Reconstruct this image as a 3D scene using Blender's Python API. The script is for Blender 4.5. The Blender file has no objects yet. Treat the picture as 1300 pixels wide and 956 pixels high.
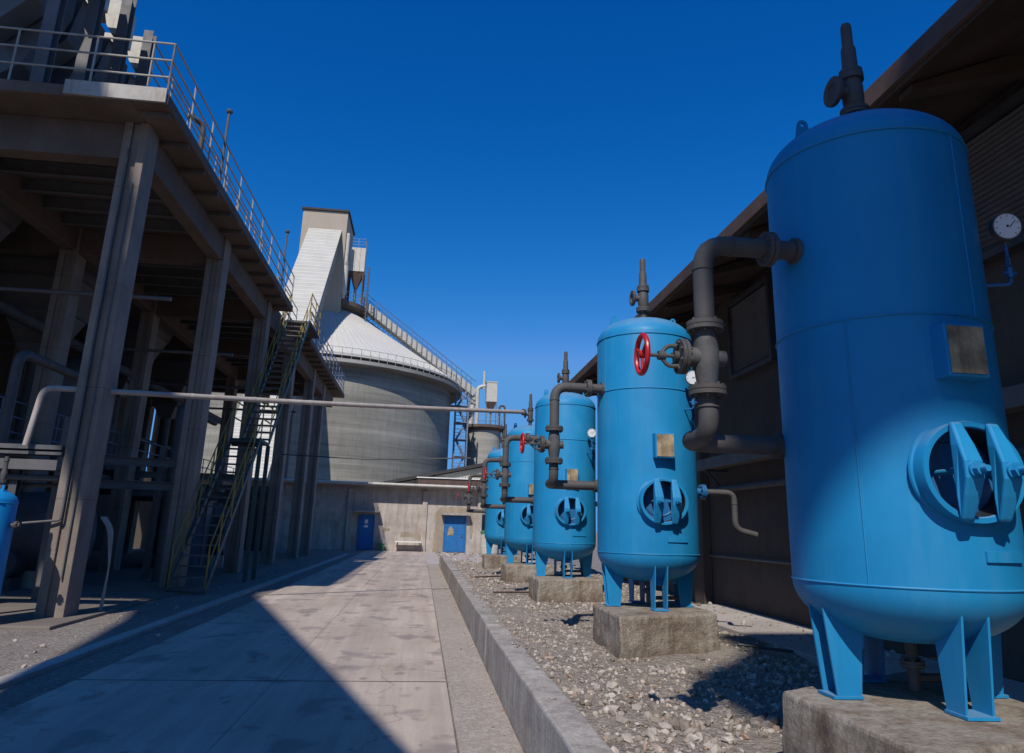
import bpy, bmesh, math, random
from mathutils import Vector, Matrix, noise
random.seed(7)
PI=math.pi
scene=bpy.context.scene
COL=scene.collection
rad=math.radians

# ------------------------------------------------------------------ materials
def new_mat(name):
    m=bpy.data.materials.new(name); m.use_nodes=True
    nt=m.node_tree; b=nt.nodes['Principled BSDF']
    return m,nt,b
def N(nt,t,**k):
    n=nt.nodes.new(t)
    for a,v in k.items():
        if a in n.inputs.keys() if hasattr(n.inputs,'keys') else False: n.inputs[a].default_value=v
        else: setattr(n,a,v)
    return n
def noise_n(nt,vec,scale,detail=4,rough=.55,dist=0):
    n=nt.nodes.new('ShaderNodeTexNoise'); n.inputs['Scale'].default_value=scale
    n.inputs['Detail'].default_value=detail; n.inputs['Roughness'].default_value=rough
    n.inputs['Distortion'].default_value=dist
    if vec is not None: nt.links.new(vec,n.inputs['Vector'])
    return n.outputs['Fac']
def ramp(nt,fac,stops):
    r=nt.nodes.new('ShaderNodeValToRGB'); nt.links.new(fac,r.inputs['Fac'])
    e=r.color_ramp.elements
    while len(e)<len(stops): e.new(.5)
    for i,(p,c) in enumerate(stops):
        e[i].position=p; e[i].color=(c[0],c[1],c[2],1) if not isinstance(c,(int,float)) else (c,c,c,1)
    return r.outputs['Color']
def mixc(nt,fac,a,b,mode='MIX'):
    m=nt.nodes.new('ShaderNodeMix'); m.data_type='RGBA'; m.blend_type=mode
    if isinstance(fac,(int,float)): m.inputs[0].default_value=fac
    else: nt.links.new(fac,m.inputs[0])
    for s,v in ((6,a),(7,b)):
        if isinstance(v,tuple): m.inputs[s].default_value=(v[0],v[1],v[2],1)
        else: nt.links.new(v,m.inputs[s])
    return m.outputs[2]
def coords(nt,scale=(1,1,1)):
    tc=nt.nodes.new('ShaderNodeTexCoord'); mp=nt.nodes.new('ShaderNodeMapping')
    mp.inputs['Scale'].default_value=scale
    nt.links.new(tc.outputs['Object'],mp.inputs['Vector']); return mp.outputs['Vector']
def bump(nt,b,h,strength=.3,dist=.02):
    n=nt.nodes.new('ShaderNodeBump'); n.inputs['Strength'].default_value=strength
    n.inputs['Distance'].default_value=dist; nt.links.new(h,n.inputs['Height'])
    nt.links.new(n.outputs['Normal'],b.inputs['Normal'])
def math_n(nt,op,a,b=None):
    m=nt.nodes.new('ShaderNodeMath'); m.operation=op
    for i,v in enumerate((a,b)):
        if v is None: continue
        if isinstance(v,(int,float)): m.inputs[i].default_value=v
        else: nt.links.new(v,m.inputs[i])
    return m.outputs[0]
def sepxyz(nt,vec):
    s=nt.nodes.new('ShaderNodeSeparateXYZ'); nt.links.new(vec,s.inputs[0]); return s.outputs

def paint(name,c,rough=.4,var=.12,dirt=None,dirt_amt=.5,metal=0,bmp=.05,scale=3.,spec=.5):
    m,nt,b=new_mat(name); v=coords(nt)
    n1=noise_n(nt,v,scale,5,.6); lo=tuple(x*(1-var) for x in c); hi=tuple(min(1,x*(1+var)) for x in c)
    col=ramp(nt,n1,[(.3,lo),(.7,hi)])
    if dirt:
        vs=coords(nt,(6,6,.7)); n2=noise_n(nt,vs,1.6,6,.65)
        f=ramp(nt,n2,[(.5,0),(.78,dirt_amt)]); n3=noise_n(nt,v,22,5,.7); f3=ramp(nt,n3,[(.62,0),(.75,dirt_amt)])
        col=mixc(nt,f,col,dirt); col=mixc(nt,f3,col,dirt)
    nt.links.new(col,b.inputs['Base Color'])
    rr=ramp(nt,noise_n(nt,v,scale*3,4),[(.3,max(.05,rough-.1)),(.7,min(1,rough+.12))])
    nt.links.new(rr,b.inputs['Roughness']); b.inputs['Metallic'].default_value=metal
    b.inputs['Specular IOR Level'].default_value=spec
    if bmp: bump(nt,b,noise_n(nt,v,scale*12,4),bmp,.01)
    return m
def concrete(name,c,var=.25,stain=(.12,.09,.07),stain_amt=.5,bands=0,joint=0,bmp=.4,streak=True,scale=1.3):
    m,nt,b=new_mat(name); v=coords(nt)
    n1=noise_n(nt,v,scale,8,.65)
    col=ramp(nt,n1,[(.28,tuple(x*(1-var) for x in c)),(.72,tuple(min(1,x*(1+var)) for x in c))])
    if streak:
        vs=coords(nt,(3.5,3.5,.35)); f=ramp(nt,noise_n(nt,vs,1.2,7,.7),[(.48,0),(.75,stain_amt)])
        col=mixc(nt,f,col,stain)
    f=ramp(nt,noise_n(nt,v,5.5,6,.7),[(.58,0),(.72,stain_amt)]); col=mixc(nt,f,col,stain)
    h=noise_n(nt,v,30,6,.7)
    if bands:
        vb=coords(nt,(.03,.03,bands)); fb=ramp(nt,noise_n(nt,vb,1,5,.75),[(.3,.55),(.5,.95),(.72,1.45)])
        col=mixc(nt,1.,col,fb,'MULTIPLY')
    if joint:
        z=sepxyz(nt,v)[2]; fr=math_n(nt,'FRACT',math_n(nt,'DIVIDE',z,joint))
        j=math_n(nt,'LESS_THAN',fr,.02/joint)
        col=mixc(nt,math_n(nt,'MULTIPLY',j,.6),col,stain)
    nt.links.new(col,b.inputs['Base Color']); b.inputs['Roughness'].default_value=.9
    b.inputs['Specular IOR Level'].default_value=.25
    bump(nt,b,h,bmp,.02)
    return m
def corrug(name,c,period=.2,axis=0,rough=.55,depth=.03,dirt=(.25,.2,.15),amt=.3,metal=0,line=0):
    m,nt,b=new_mat(name); v=coords(nt)
    x=sepxyz(nt,v)[axis]
    w=math_n(nt,'SINE',math_n(nt,'MULTIPLY',x,2*PI/period))
    n1=noise_n(nt,v,.6,6,.6); col=ramp(nt,n1,[(.3,tuple(k*.88 for k in c)),(.7,tuple(min(1,k*1.08) for k in c))])
    f=ramp(nt,noise_n(nt,coords(nt,(2,2,.3)),1.2,6,.7),[(.5,0),(.8,amt)]); col=mixc(nt,f,col,dirt)
    if line:
        j=math_n(nt,'LESS_THAN',math_n(nt,'FRACT',math_n(nt,'DIVIDE',x,period)),.14); col=mixc(nt,math_n(nt,'MULTIPLY',j,line),col,(.12,.11,.10))
    nt.links.new(col,b.inputs['Base Color']); b.inputs['Roughness'].default_value=rough
    b.inputs['Metallic'].default_value=metal
    bump(nt,b,w,1,depth)
    return m

M={}
M['blue']=paint('blue_paint',(.008,.235,.53),.5,.06,(.02,.17,.36),.3,bmp=.05,scale=2.5,spec=.28)
def tank_mat():
    m,nt,b=new_mat('blue_tank_paint'); v=coords(nt)
    oi=nt.nodes.new('ShaderNodeObjectInfo'); off=nt.nodes.new('ShaderNodeVectorMath'); off.operation='ADD'
    cx=nt.nodes.new('ShaderNodeCombineXYZ'); r_=math_n(nt,'MULTIPLY',oi.outputs['Random'],37.)
    for i in range(3): nt.links.new(r_,cx.inputs[i])
    nt.links.new(v,off.inputs[0]); nt.links.new(cx.outputs[0],off.inputs[1]); w=off.outputs[0]
    col=ramp(nt,noise_n(nt,w,1.4,6,.6),[(.3,(.010,.205,.43)),(.55,(.012,.235,.485)),(.75,(.025,.27,.53))])
    # faded chalky runs
    mp=nt.nodes.new('ShaderNodeMapping'); mp.inputs['Scale'].default_value=(5,5,.45); nt.links.new(w,mp.inputs['Vector'])
    st=ramp(nt,noise_n(nt,mp.outputs[0],1.3,7,.68),[(.5,0),(.72,.35)]); col=mixc(nt,st,col,(.07,.29,.50))
    # pale dust lying on faces that look up
    g=nt.nodes.new('ShaderNodeNewGeometry'); nz=sepxyz(nt,g.outputs['Normal'])[2]
    du=ramp(nt,math_n(nt,'ADD',nz,math_n(nt,'MULTIPLY',math_n(nt,'SUBTRACT',noise_n(nt,w,6,6,.7),.5),.6)),[(.45,0),(.95,.5)]); col=mixc(nt,du,col,(.22,.30,.38))
    # chips and rust freckles
    ch=ramp(nt,noise_n(nt,w,17,5,.75),[(.70,0),(.73,.85)]); col=mixc(nt,ch,col,(.02,.10,.22))
    ru=ramp(nt,noise_n(nt,w,11,8,.8),[(.725,0),(.745,.9)]); col=mixc(nt,ru,col,(.16,.075,.035))
    nt.links.new(col,b.inputs['Base Color'])
    nt.links.new(ramp(nt,noise_n(nt,w,3,5,.6),[(.3,.42),(.7,.62)]),b.inputs['Roughness']); b.inputs['Specular IOR Level'].default_value=.3
    bump(nt,b,noise_n(nt,w,2.2,3,.5),.10,.05); return m
M['tank']=tank_mat()
M['blue_dark']=paint('blue_flange_paint',(.015,.13,.33),.45,.15,(.10,.10,.11),.6)
M['blue_door']=paint('blue_door_paint',(.008,.13,.36),.5,.12,(.12,.14,.16),.5)
M['pipe']=paint('dusty_pipe_paint',(.075,.07,.068),.7,.25,(.09,.06,.045),.6,bmp=.15)
M['valve']=paint('valve_iron',(.08,.075,.075),.7,.35,(.02,.10,.18),.7,bmp=.2,scale=9)
M['redpipe']=paint('weathered_red_pipe',(.38,.33,.29),.75,.18,(.20,.07,.05),.55,bmp=.15,scale=1.2)
M['red']=paint('red_handwheel_paint',(.50,.010,.014),.35,.15,(.12,.02,.02),.4)
M['steel']=paint('grey_steel',(.10,.10,.10),.6,.2,(.14,.08,.05),.5)
M['rail']=paint('rail_paint',(.36,.33,.29),.6,.2,(.20,.10,.05),.6)
M['bluesteel']=paint('blue_grey_steel',(.14,.19,.28),.6,.2,(.14,.10,.08),.4)
M['dark']=paint('dark_steel',(.06,.06,.065),.65,.3,(.08,.05,.03),.4)
M['yellow']=paint('yellow_rail_paint',(.30,.20,.03),.55,.15,(.2,.12,.04),.5)
M['green']=paint('green_stringer_paint',(.035,.075,.07),.6,.15,(.12,.10,.08),.5)
M['white']=paint('white_paint',(.72,.70,.66),.6,.08,(.3,.25,.2),.3)
M['dialwhite']=paint('dial_face',(.75,.76,.76),.5,.03,bmp=0)
M['black']=paint('black_rubber',(.02,.02,.02),.5,.2)
M['cream']=paint('cream_sheet',(.52,.49,.42),.6,.1,(.3,.18,.1),.5)
M['plate']=paint('worn_plate',(.33,.25,.15),.6,.5,(.10,.055,.03),.95,bmp=.4,scale=11)
M['concrete']=concrete('column_concrete',(.24,.195,.16),joint=1.8,stain=(.14,.10,.08))
M['deckc']=concrete('deck_concrete',(.13,.10,.082),stain=(.13,.07,.045),stain_amt=.6)
M['plinth']=concrete('pad_concrete',(.40,.34,.27),.35,(.16,.10,.06),.75,bmp=.6)
def pad_mat():
    m,nt,b=new_mat('stained_pad_concrete'); v=coords(nt)
    col=ramp(nt,noise_n(nt,v,2.2,9,.68,.4),[(.32,(.20,.155,.115)),(.46,(.35,.29,.23)),(.6,(.42,.37,.31)),(.72,(.56,.53,.48))])
    st=ramp(nt,noise_n(nt,coords(nt,(5,5,.8)),1.5,8,.72),[(.47,0),(.68,.8)]); col=mixc(nt,st,col,(.17,.115,.075))
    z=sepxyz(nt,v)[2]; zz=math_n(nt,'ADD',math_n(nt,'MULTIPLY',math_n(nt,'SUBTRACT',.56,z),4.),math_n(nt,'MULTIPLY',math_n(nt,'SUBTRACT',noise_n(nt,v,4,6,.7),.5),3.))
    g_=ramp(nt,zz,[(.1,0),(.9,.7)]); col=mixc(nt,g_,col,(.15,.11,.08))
    sp_=ramp(nt,noise_n(nt,v,38,4,.7),[(.35,.72),(.6,1.12)]); col=mixc(nt,.8,col,sp_,'MULTIPLY')
    nt.links.new(col,b.inputs['Base Color']); b.inputs['Roughness'].default_value=.92; b.inputs['Specular IOR Level'].default_value=.2
    bump(nt,b,math_n(nt,'ADD',noise_n(nt,v,9,8,.75),math_n(nt,'MULTIPLY',noise_n(nt,v,50,5,.7),.4)),.9,.04); return m
M['pad']=pad_mat()
def kerb_mat():
    m,nt,b=new_mat('kerb_concrete'); v=coords(nt)
    col=ramp(nt,noise_n(nt,v,1.7,9,.68,.3),[(.3,(.27,.235,.205)),(.5,(.39,.35,.315)),(.7,(.50,.46,.42))])
    st=ramp(nt,noise_n(nt,coords(nt,(6,6,.9)),1.6,8,.72),[(.46,0),(.66,.65)]); col=mixc(nt,st,col,(.19,.15,.12))
    sp_=ramp(nt,noise_n(nt,v,45,4,.7),[(.35,.75),(.6,1.1)]); col=mixc(nt,.8,col,sp_,'MULTIPLY')
    nt.links.new(col,b.inputs['Base Color']); b.inputs['Roughness'].default_value=.92; b.inputs['Specular IOR Level'].default_value=.2
    bump(nt,b,math_n(nt,'ADD',noise_n(nt,v,8,8,.75),math_n(nt,'MULTIPLY',noise_n(nt,v,60,5,.7),.4)),.7,.03); return m
M['kerb']=kerb_mat()
M['slab']=concrete('apron_concrete',(.42,.37,.33),.18,(.2,.16,.13),.4,streak=False)
M['plaster']=concrete('rough_plaster',(.43,.37,.32),.32,(.22,.16,.115),.8,bmp=.8,scale=1.0)
M['patch']=concrete('mortar_patch',(.33,.27,.20),.25,(.2,.15,.1),.5,bmp=.7)
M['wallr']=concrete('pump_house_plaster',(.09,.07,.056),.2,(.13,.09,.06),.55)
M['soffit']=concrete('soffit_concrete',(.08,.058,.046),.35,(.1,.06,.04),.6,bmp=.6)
M['silo']=concrete('silo_concrete',(.285,.265,.22),.12,(.13,.125,.11),.5,bands=.9,bmp=.25,scale=.25)
M['silo2']=concrete('small_silo_concrete',(.34,.32,.28),.12,(.22,.20,.17),.45,bands=.4,bmp=.2,scale=.3)
M['tower']=concrete('headhouse_concrete',(.42,.355,.275),.08,(.33,.28,.23),.4,bmp=.1,scale=.3)
M['cone']=concrete('cone_roof_sheet',(.56,.54,.50),.06,(.45,.36,.28),.25,bmp=.1,scale=.2)
M['gallery']=corrug('gallery_sheet',(.54,.51,.44),.42,1,depth=.05,amt=.15,line=.5)
M['galleryside']=corrug('gallery_side_sheet',(.30,.27,.21),.35,1,depth=.04)
M['shed']=corrug('shed_sheet',(.50,.46,.36),.22,0,depth=.04)
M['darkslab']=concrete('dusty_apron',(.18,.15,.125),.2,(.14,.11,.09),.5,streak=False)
M['roofdark']=paint('dark_roof_edge',(.04,.035,.035),.8,.2)
M['brown']=paint('rusty_sheet',(.10,.06,.045),.8,.3,(.08,.05,.04),.5)
M['hopper']=paint('hopper_steel',(.115,.108,.105),.6,.2,(.18,.12,.09),.5,scale=1.5)
M['mesh']=corrug('louvre_mesh',(.05,.045,.04),.06,2,rough=.7,depth=.03,amt=.1)
M['glass']=paint('dark_glass',(.03,.035,.04),.15,.1,bmp=0)
M['sign']=paint('sign_board',(.55,.52,.42),.5,.1,(.25,.2,.15),.5)
M['barrelgreen']=paint('green_lid_paint',(.06,.18,.08),.6,.2)

def ground_mat(name,c1,c2,c3,sc=1.,bmp=.8,vor=24):
    m,nt,b=new_mat(name); v=coords(nt)
    col=ramp(nt,noise_n(nt,v,.7*sc,8,.65),[(.3,c1),(.7,c2)])
    vo=nt.nodes.new('ShaderNodeTexVoronoi'); vo.inputs['Scale'].default_value=vor*sc; nt.links.new(v,vo.inputs['Vector'])
    bw=nt.nodes.new('ShaderNodeRGBToBW'); nt.links.new(vo.outputs['Color'],bw.inputs[0])
    f=ramp(nt,bw.outputs[0],[(.45,0),(.8,.75)]); col=mixc(nt,f,col,c3)
    f2=ramp(nt,noise_n(nt,v,60*sc,4,.7),[(.35,.6),(.65,1.25)]); col=mixc(nt,.8,col,f2,'MULTIPLY')
    nt.links.new(col,b.inputs['Base Color']); b.inputs['Roughness'].default_value=.95; b.inputs['Specular IOR Level'].default_value=.2
    h=math_n(nt,'ADD',math_n(nt,'MULTIPLY',vo.outputs['Distance'],-.8),noise_n(nt,v,45*sc,6,.7))
    bump(nt,b,h,bmp,.03)
    return m
M['ground']=ground_mat('dusty_ground',(.20,.165,.14),(.29,.25,.215),(.36,.31,.27))
M['gravel']=ground_mat('gravel_dust',(.25,.205,.165),(.39,.33,.275),(.46,.395,.335),bmp=1)
def rock_mat():
    m,nt,b=new_mat('crushed_rock')
    g=nt.nodes.new('ShaderNodeNewGeometry')
    col=ramp(nt,g.outputs['Random Per Island'],[(0,(.20,.16,.13)),(.4,(.34,.285,.235)),(.7,(.45,.385,.33)),(.92,(.56,.49,.42)),(1,(.38,.24,.17))])
    v=coords(nt); f=ramp(nt,noise_n(nt,v,25,6,.7),[(.3,.7),(.7,1.15)]); col=mixc(nt,.8,col,f,'MULTIPLY')
    nt.links.new(col,b.inputs['Base Color']); b.inputs['Roughness'].default_value=.9; b.inputs['Specular IOR Level'].default_value=.2
    bump(nt,b,noise_n(nt,v,70,5,.7),.5,.01); return m
M['rock']=rock_mat()
def road_mat():
    m,nt,b=new_mat('dusty_concrete_road'); v=coords(nt); x,y,z=sepxyz(nt,v)
    col=ramp(nt,noise_n(nt,v,.5,8,.62),[(.3,(.43,.345,.28)),(.7,(.57,.475,.395))])
    # streaks along the driving direction
    s=ramp(nt,noise_n(nt,coords(nt,(3.2,.16,1)),1.4,7,.68,.4),[(.36,(.62,.60,.58)),(.62,(1.08,1.06,1.05))]); col=mixc(nt,.5,col,s,'MULTIPLY')
    # oval wet-looking stains
    st=ramp(nt,noise_n(nt,coords(nt,(1.0,.75,1)),1.9,5,.55,.3),[(.56,0),(.64,.6)]); col=mixc(nt,st,col,(.20,.16,.15))
    st=ramp(nt,noise_n(nt,coords(nt,(2.2,1.8,1)),2.1,3,.5),[(.66,0),(.70,.55)]); col=mixc(nt,st,col,(.17,.135,.125))
    fr=math_n(nt,'FRACT',math_n(nt,'DIVIDE',math_n(nt,'ADD',y,-16.9+90),9.0)); j=math_n(nt,'LESS_THAN',fr,.0045)
    col=mixc(nt,math_n(nt,'MULTIPLY',j,.85),col,(.06,.05,.05))
    xc=math_n(nt,'LESS_THAN',math_n(nt,'ABSOLUTE',math_n(nt,'ADD',x,1.35)),.012); col=mixc(nt,math_n(nt,'MULTIPLY',xc,.35),col,(.1,.09,.08))
    # wandering hairline cracks
    wv=nt.nodes.new('ShaderNodeVectorMath'); wv.operation='ADD'; nn=nt.nodes.new('ShaderNodeTexNoise'); nn.inputs['Scale'].default_value=1.3; nn.inputs['Detail'].default_value=6; nt.links.new(v,nn.inputs['Vector'])
    nt.links.new(v,wv.inputs[0]); nt.links.new(nn.outputs['Color'],wv.inputs[1])
    vc=nt.nodes.new('ShaderNodeTexVoronoi'); vc.feature='DISTANCE_TO_EDGE'; vc.inputs['Scale'].default_value=.33; nt.links.new(wv.outputs[0],vc.inputs['Vector'])
    cr=ramp(nt,vc.outputs['Distance'],[(0,.45),(.005,0)]); col=mixc(nt,cr,col,(.10,.08,.07))
    # two dust-polished wheel tracks
    for xc_ in (-2.35,-.75):
        d_=math_n(nt,'ABSOLUTE',math_n(nt,'SUBTRACT',math_n(nt,'ADD',x,math_n(nt,'MULTIPLY',noise_n(nt,coords(nt,(0,.12,0)),1.,3),.5)),xc_+.25))
        tf=ramp(nt,d_,[(.10,.30),(.34,0)]); col=mixc(nt,tf,col,(.30,.25,.22))
    f2=ramp(nt,noise_n(nt,v,70,4,.7),[(.3,.8),(.7,1.12)]); col=mixc(nt,.8,col,f2,'MULTIPLY')
    nt.links.new(col,b.inputs['Base Color']); b.inputs['Roughness'].default_value=.85; b.inputs['Specular IOR Level'].default_value=.3
    bump(nt,b,noise_n(nt,v,40,6,.7),.35,.01); return m
M['road']=road_mat()
M['gutter']=ground_mat('gutter_dust',(.31,.26,.22),(.40,.34,.29),(.44,.38,.33),bmp=.3)

# ------------------------------------------------------------------ mesh builder
class MB:
    def __init__(s): s.v=[]; s.f=[]
    def add(s,vs,fs):
        o=len(s.v); s.v+= [Vector(p) for p in vs]; s.f+=[tuple(i+o for i in f) for f in fs]; return s
    def box(s,a,b):
        x0,y0,z0=a; x1,y1,z1=b
        return s.add([(x0,y0,z0),(x1,y0,z0),(x1,y1,z0),(x0,y1,z0),(x0,y0,z1),(x1,y0,z1),(x1,y1,z1),(x0,y1,z1)],
            [(0,3,2,1),(4,5,6,7),(0,1,5,4),(1,2,6,5),(2,3,7,6),(3,0,4,7)])
    def frame(s,p0,p1,up=(0,0,1)):
        p0=Vector(p0);p1=Vector(p1);d=(p1-p0); L=d.length; d.normalize(); u=Vector(up)
        if abs(d.dot(u))>.98: u=Vector((1,0,0)) if abs(d.x)<.9 else Vector((0,1,0))
        x=d.cross(u).normalized(); y=x.cross(d).normalized(); return p0,d,L,x,y
    def beam(s,p0,p1,w,h,up=(0,0,1)):
        p,d,L,x,y=s.frame(p0,p1,up); vs=[]
        for t in (0,L):
            for a,b in ((-1,-1),(1,-1),(1,1),(-1,1)): vs.append(p+d*t+x*(a*w/2)+y*(b*h/2))
        return s.add(vs,[(3,2,1,0),(4,5,6,7),(0,1,5,4),(1,2,6,5),(2,3,7,6),(3,0,4,7)])
    def ibeam(s,p0,p1,w,h,t=.02,up=(0,0,1)):
        p,d,L,x,y=s.frame(p0,p1,up)
        for o,ww,hh in ((h/2-t/2,w,t),(-h/2+t/2,w,t),(0,t,h-2*t)):
            s.beam(p+y*o,p+d*L+y*o,ww,hh,y)
        return s
    def cyl(s,p0,p1,r,r2=None,n=16,cap=True):
        r2=r if r2 is None else r2
        p,d,L,x,y=s.frame(p0,p1); vs=[]
        for t,q in ((0,r),(L,r2)):
            for i in range(n):
                a=2*PI*i/n; vs.append(p+d*t+x*(math.cos(a)*q)+y*(math.sin(a)*q))
        fs=[(i,(i+1)%n,n+(i+1)%n,n+i) for i in range(n)]
        if cap: fs+=[tuple(range(n-1,-1,-1)),tuple(range(n,2*n))]
        return s.add(vs,fs)
    def tube(s,pts,r,n=12,bend=0,cap=True):
        P=[Vector(p) for p in pts]
        if bend:
            Q=[P[0]]
            for i in range(1,len(P)-1):
                a=(P[i-1]-P[i]).normalized(); b=(P[i+1]-P[i]).normalized()
                bl=min(bend,(P[i-1]-P[i]).length*.49,(P[i+1]-P[i]).length*.49)
                for k in range(7):
                    t=k/6; Q.append((P[i]+a*bl)*(1-t)**2+P[i]*2*t*(1-t)+(P[i]+b*bl)*t*t)
            Q.append(P[-1]); P=Q
        vs=[];fs=[]; x=None
        for i,p in enumerate(P):
            d=(P[min(i+1,len(P)-1)]-P[max(i-1,0)]).normalized()
            if x is None:
                u=Vector((0,0,1)) if abs(d.z)<.9 else Vector((0,1,0)); x=d.cross(u).normalized()
            else: x=(x-d*x.dot(d)).normalized()
            y=d.cross(x)
            for k in range(n):
                a=2*PI*k/n; vs.append(p+x*(math.cos(a)*r)+y*(math.sin(a)*r))
        for i in range(len(P)-1):
            for k in range(n): fs.append((i*n+k,i*n+(k+1)%n,(i+1)*n+(k+1)%n,(i+1)*n+k))
        if cap: fs+=[tuple(range(n-1,-1,-1)),tuple(range((len(P)-1)*n,len(P)*n))]
        return s.add(vs,fs)
    def lathe(s,prof,n=48,o=(0,0,0),axis='z',cap=True):
        vs=[];fs=[]; o=Vector(o)
        for r,z in prof:
            for k in range(n):
                a=2*PI*k/n; c,q=math.cos(a)*r,math.sin(a)*r
                vs.append(o+(Vector((c,q,z)) if axis=='z' else Vector((z,c,q)) if axis=='x' else Vector((q,z,c))))
        for i in range(len(prof)-1):
            for k in range(n): fs.append((i*n+k,i*n+(k+1)%n,(i+1)*n+(k+1)%n,(i+1)*n+k))
        if cap: fs+=[tuple(range(n-1,-1,-1)),tuple(range((len(prof)-1)*n,len(prof)*n))]
        return s.add(vs,fs)
    def torus(s,c,R,r,axis='z',n=40,m=8):
        vs=[];fs=[]; c=Vector(c)
        for i in range(n):
            a=2*PI*i/n
            for k in range(m):
                b=2*PI*k/m; q=R+r*math.cos(b); h=r*math.sin(b)
                p=(math.cos(a)*q,math.sin(a)*q,h)
                vs.append(c+(Vector(p) if axis=='z' else Vector((p[2],p[0],p[1])) if axis=='x' else Vector((p[1],p[2],p[0]))))
        for i in range(n):
            for k in range(m): fs.append((i*m+k,((i+1)%n)*m+k,((i+1)%n)*m+(k+1)%m,i*m+(k+1)%m))
        return s.add(vs,fs)
    def prism(s,poly,a,b,axis='x'):
        n=len(poly); vs=[]
        for t in (a,b):
            for u,w in poly: vs.append((t,u,w) if axis=='x' else (u,t,w) if axis=='y' else (u,w,t))
        return s.add(vs,[tuple(range(n)),tuple(range(2*n-1,n-1,-1))]+[(i,i+n,(i+1)%n+n,(i+1)%n) for i in range(n)])
    def flange(s,c,ax,r,t=.04,bolts=8,br=.009):
        c=Vector(c);ax=Vector(ax).normalized()
        s.cyl(c-ax*(t/2),c-ax*.002,r,n=24); s.cyl(c+ax*.002,c+ax*(t/2),r,n=24); s.cyl(c-ax*.002,c+ax*.002,r*.93,n=20,cap=False)
        p,d,L,x,y=s.frame(c,c+ax)
        for i in range(bolts):
            a=2*PI*(i+.5)/bolts; q=c+x*(math.cos(a)*r*.8)+y*(math.sin(a)*r*.8)
            s.cyl(q-ax*(t/2+.014),q+ax*(t/2+.014),br,n=6)
        return s
    def build(s,name,mat,parent=None,world=False,smooth=35,bevel=0,seg=2):
        off=Vector((0,0,0))
        if world and parent is not None:
            q=parent
            while q is not None: off+=q.location; q=q.parent
        me=bpy.data.meshes.new(name); me.from_pydata([p-off for p in s.v],[],s.f); me.validate()
        bm=bmesh.new(); bm.from_mesh(me); bmesh.ops.recalc_face_normals(bm,faces=bm.faces); bm.to_mesh(me); bm.free()
        if smooth:
            me.polygons.foreach_set('use_smooth',[True]*len(me.polygons)); me.set_sharp_from_angle(angle=rad(smooth))
        me.materials.append(mat)
        o=bpy.data.objects.new(name,me); COL.objects.link(o)
        if parent is not None: o.parent=parent
        if bevel:
            b=o.modifiers.new('bevel','BEVEL'); b.width=bevel; b.segments=seg; b.limit_method='ANGLE'; b.angle_limit=rad(40)
        return o
def tag(o,label,cat,group=None):
    o['label']=label; o['category']=cat
    if group: o['group']=group
    return o
def thing(name,label,cat,loc=(0,0,0),group=None):
    e=bpy.data.objects.new(name,None); COL.objects.link(e); e.location=loc; e.empty_display_size=.2
    return tag(e,label,cat,group)
def struct(o,kind='structure'): o['kind']=kind; return o
def copy_tree(o,parent=None):
    c=o.copy(); COL.objects.link(c)
    if parent is not None: c.parent=parent
    for ch in list(o.children): copy_tree(ch,c)
    return c
def roughen(o,amp,freq,z_only=False):
    for v in o.data.vertices:
        p=v.co*freq; d=noise.noise_vector(p)*amp
        v.co+= Vector((0,0,d.z)) if z_only else d
def subdiv(o,cuts):
    bm=bmesh.new(); bm.from_mesh(o.data); bmesh.ops.subdivide_edges(bm,edges=bm.edges,cuts=cuts,use_grid_fill=True); bm.to_mesh(o.data); bm.free()

# ------------------------------------------------------------------ ground, road, kerb, gravel
g=MB(); 
xs=[-900,-60,-20,-3.62]; 
g.add([(-900,-300,0),(900,-300,0),(900,1500,0),(-900,1500,0)],[(0,1,2,3)])
struct(g.build('ground',M['ground'],smooth=0))
r=MB(); r.box((-3.2,-12,-.2),(.34,46.2,.03)); 
ro=r.build('road',M['road'],smooth=0); struct(ro)
r=MB(); r.box((.36,-12,-.2),(.815,32,.012)); struct(r.build('road_gutter',M['gutter'],smooth=0))
r=MB(); r.box((-3.9,-12,-.2),(-3.72,40,.05)); struct(r.build('drain_edging',M['slab'],smooth=0,bevel=.01))
r=MB(); r.box((.345,32.1,-.2),(6,46.2,.016)); struct(r.build('yard_paving',M['slab'],smooth=0))
# kerb wall with uneven segments
k=MB(); y=-6.
random.seed(3)
ky=[]
while y<30.5:
    L=random.uniform(2.6,3.4); L=min(L,30.6-y); ky.append((y,y+L)); y+=L
for a,b in ky:
    dz=random.uniform(-.012,.012); dx=random.uniform(-.008,.008)
    k.box((.82+dx,a+.004,-.2),(1.05+dx,b-.004,.46+dz))
ko=k.build('kerb',M['kerb'],smooth=0); subdiv(ko,7)
for v in ko.data.vertices:
    n_=noise.noise_vector(v.co*2.7)*.010+noise.noise_vector(v.co*9)*.006; v.co+=Vector((n_.x,0,n_.z))
bv=ko.modifiers.new('bevel','BEVEL'); bv.width=.018; bv.segments=2; bv.limit_method='ANGLE'; bv.angle_limit=rad(50); struct(ko)

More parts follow.
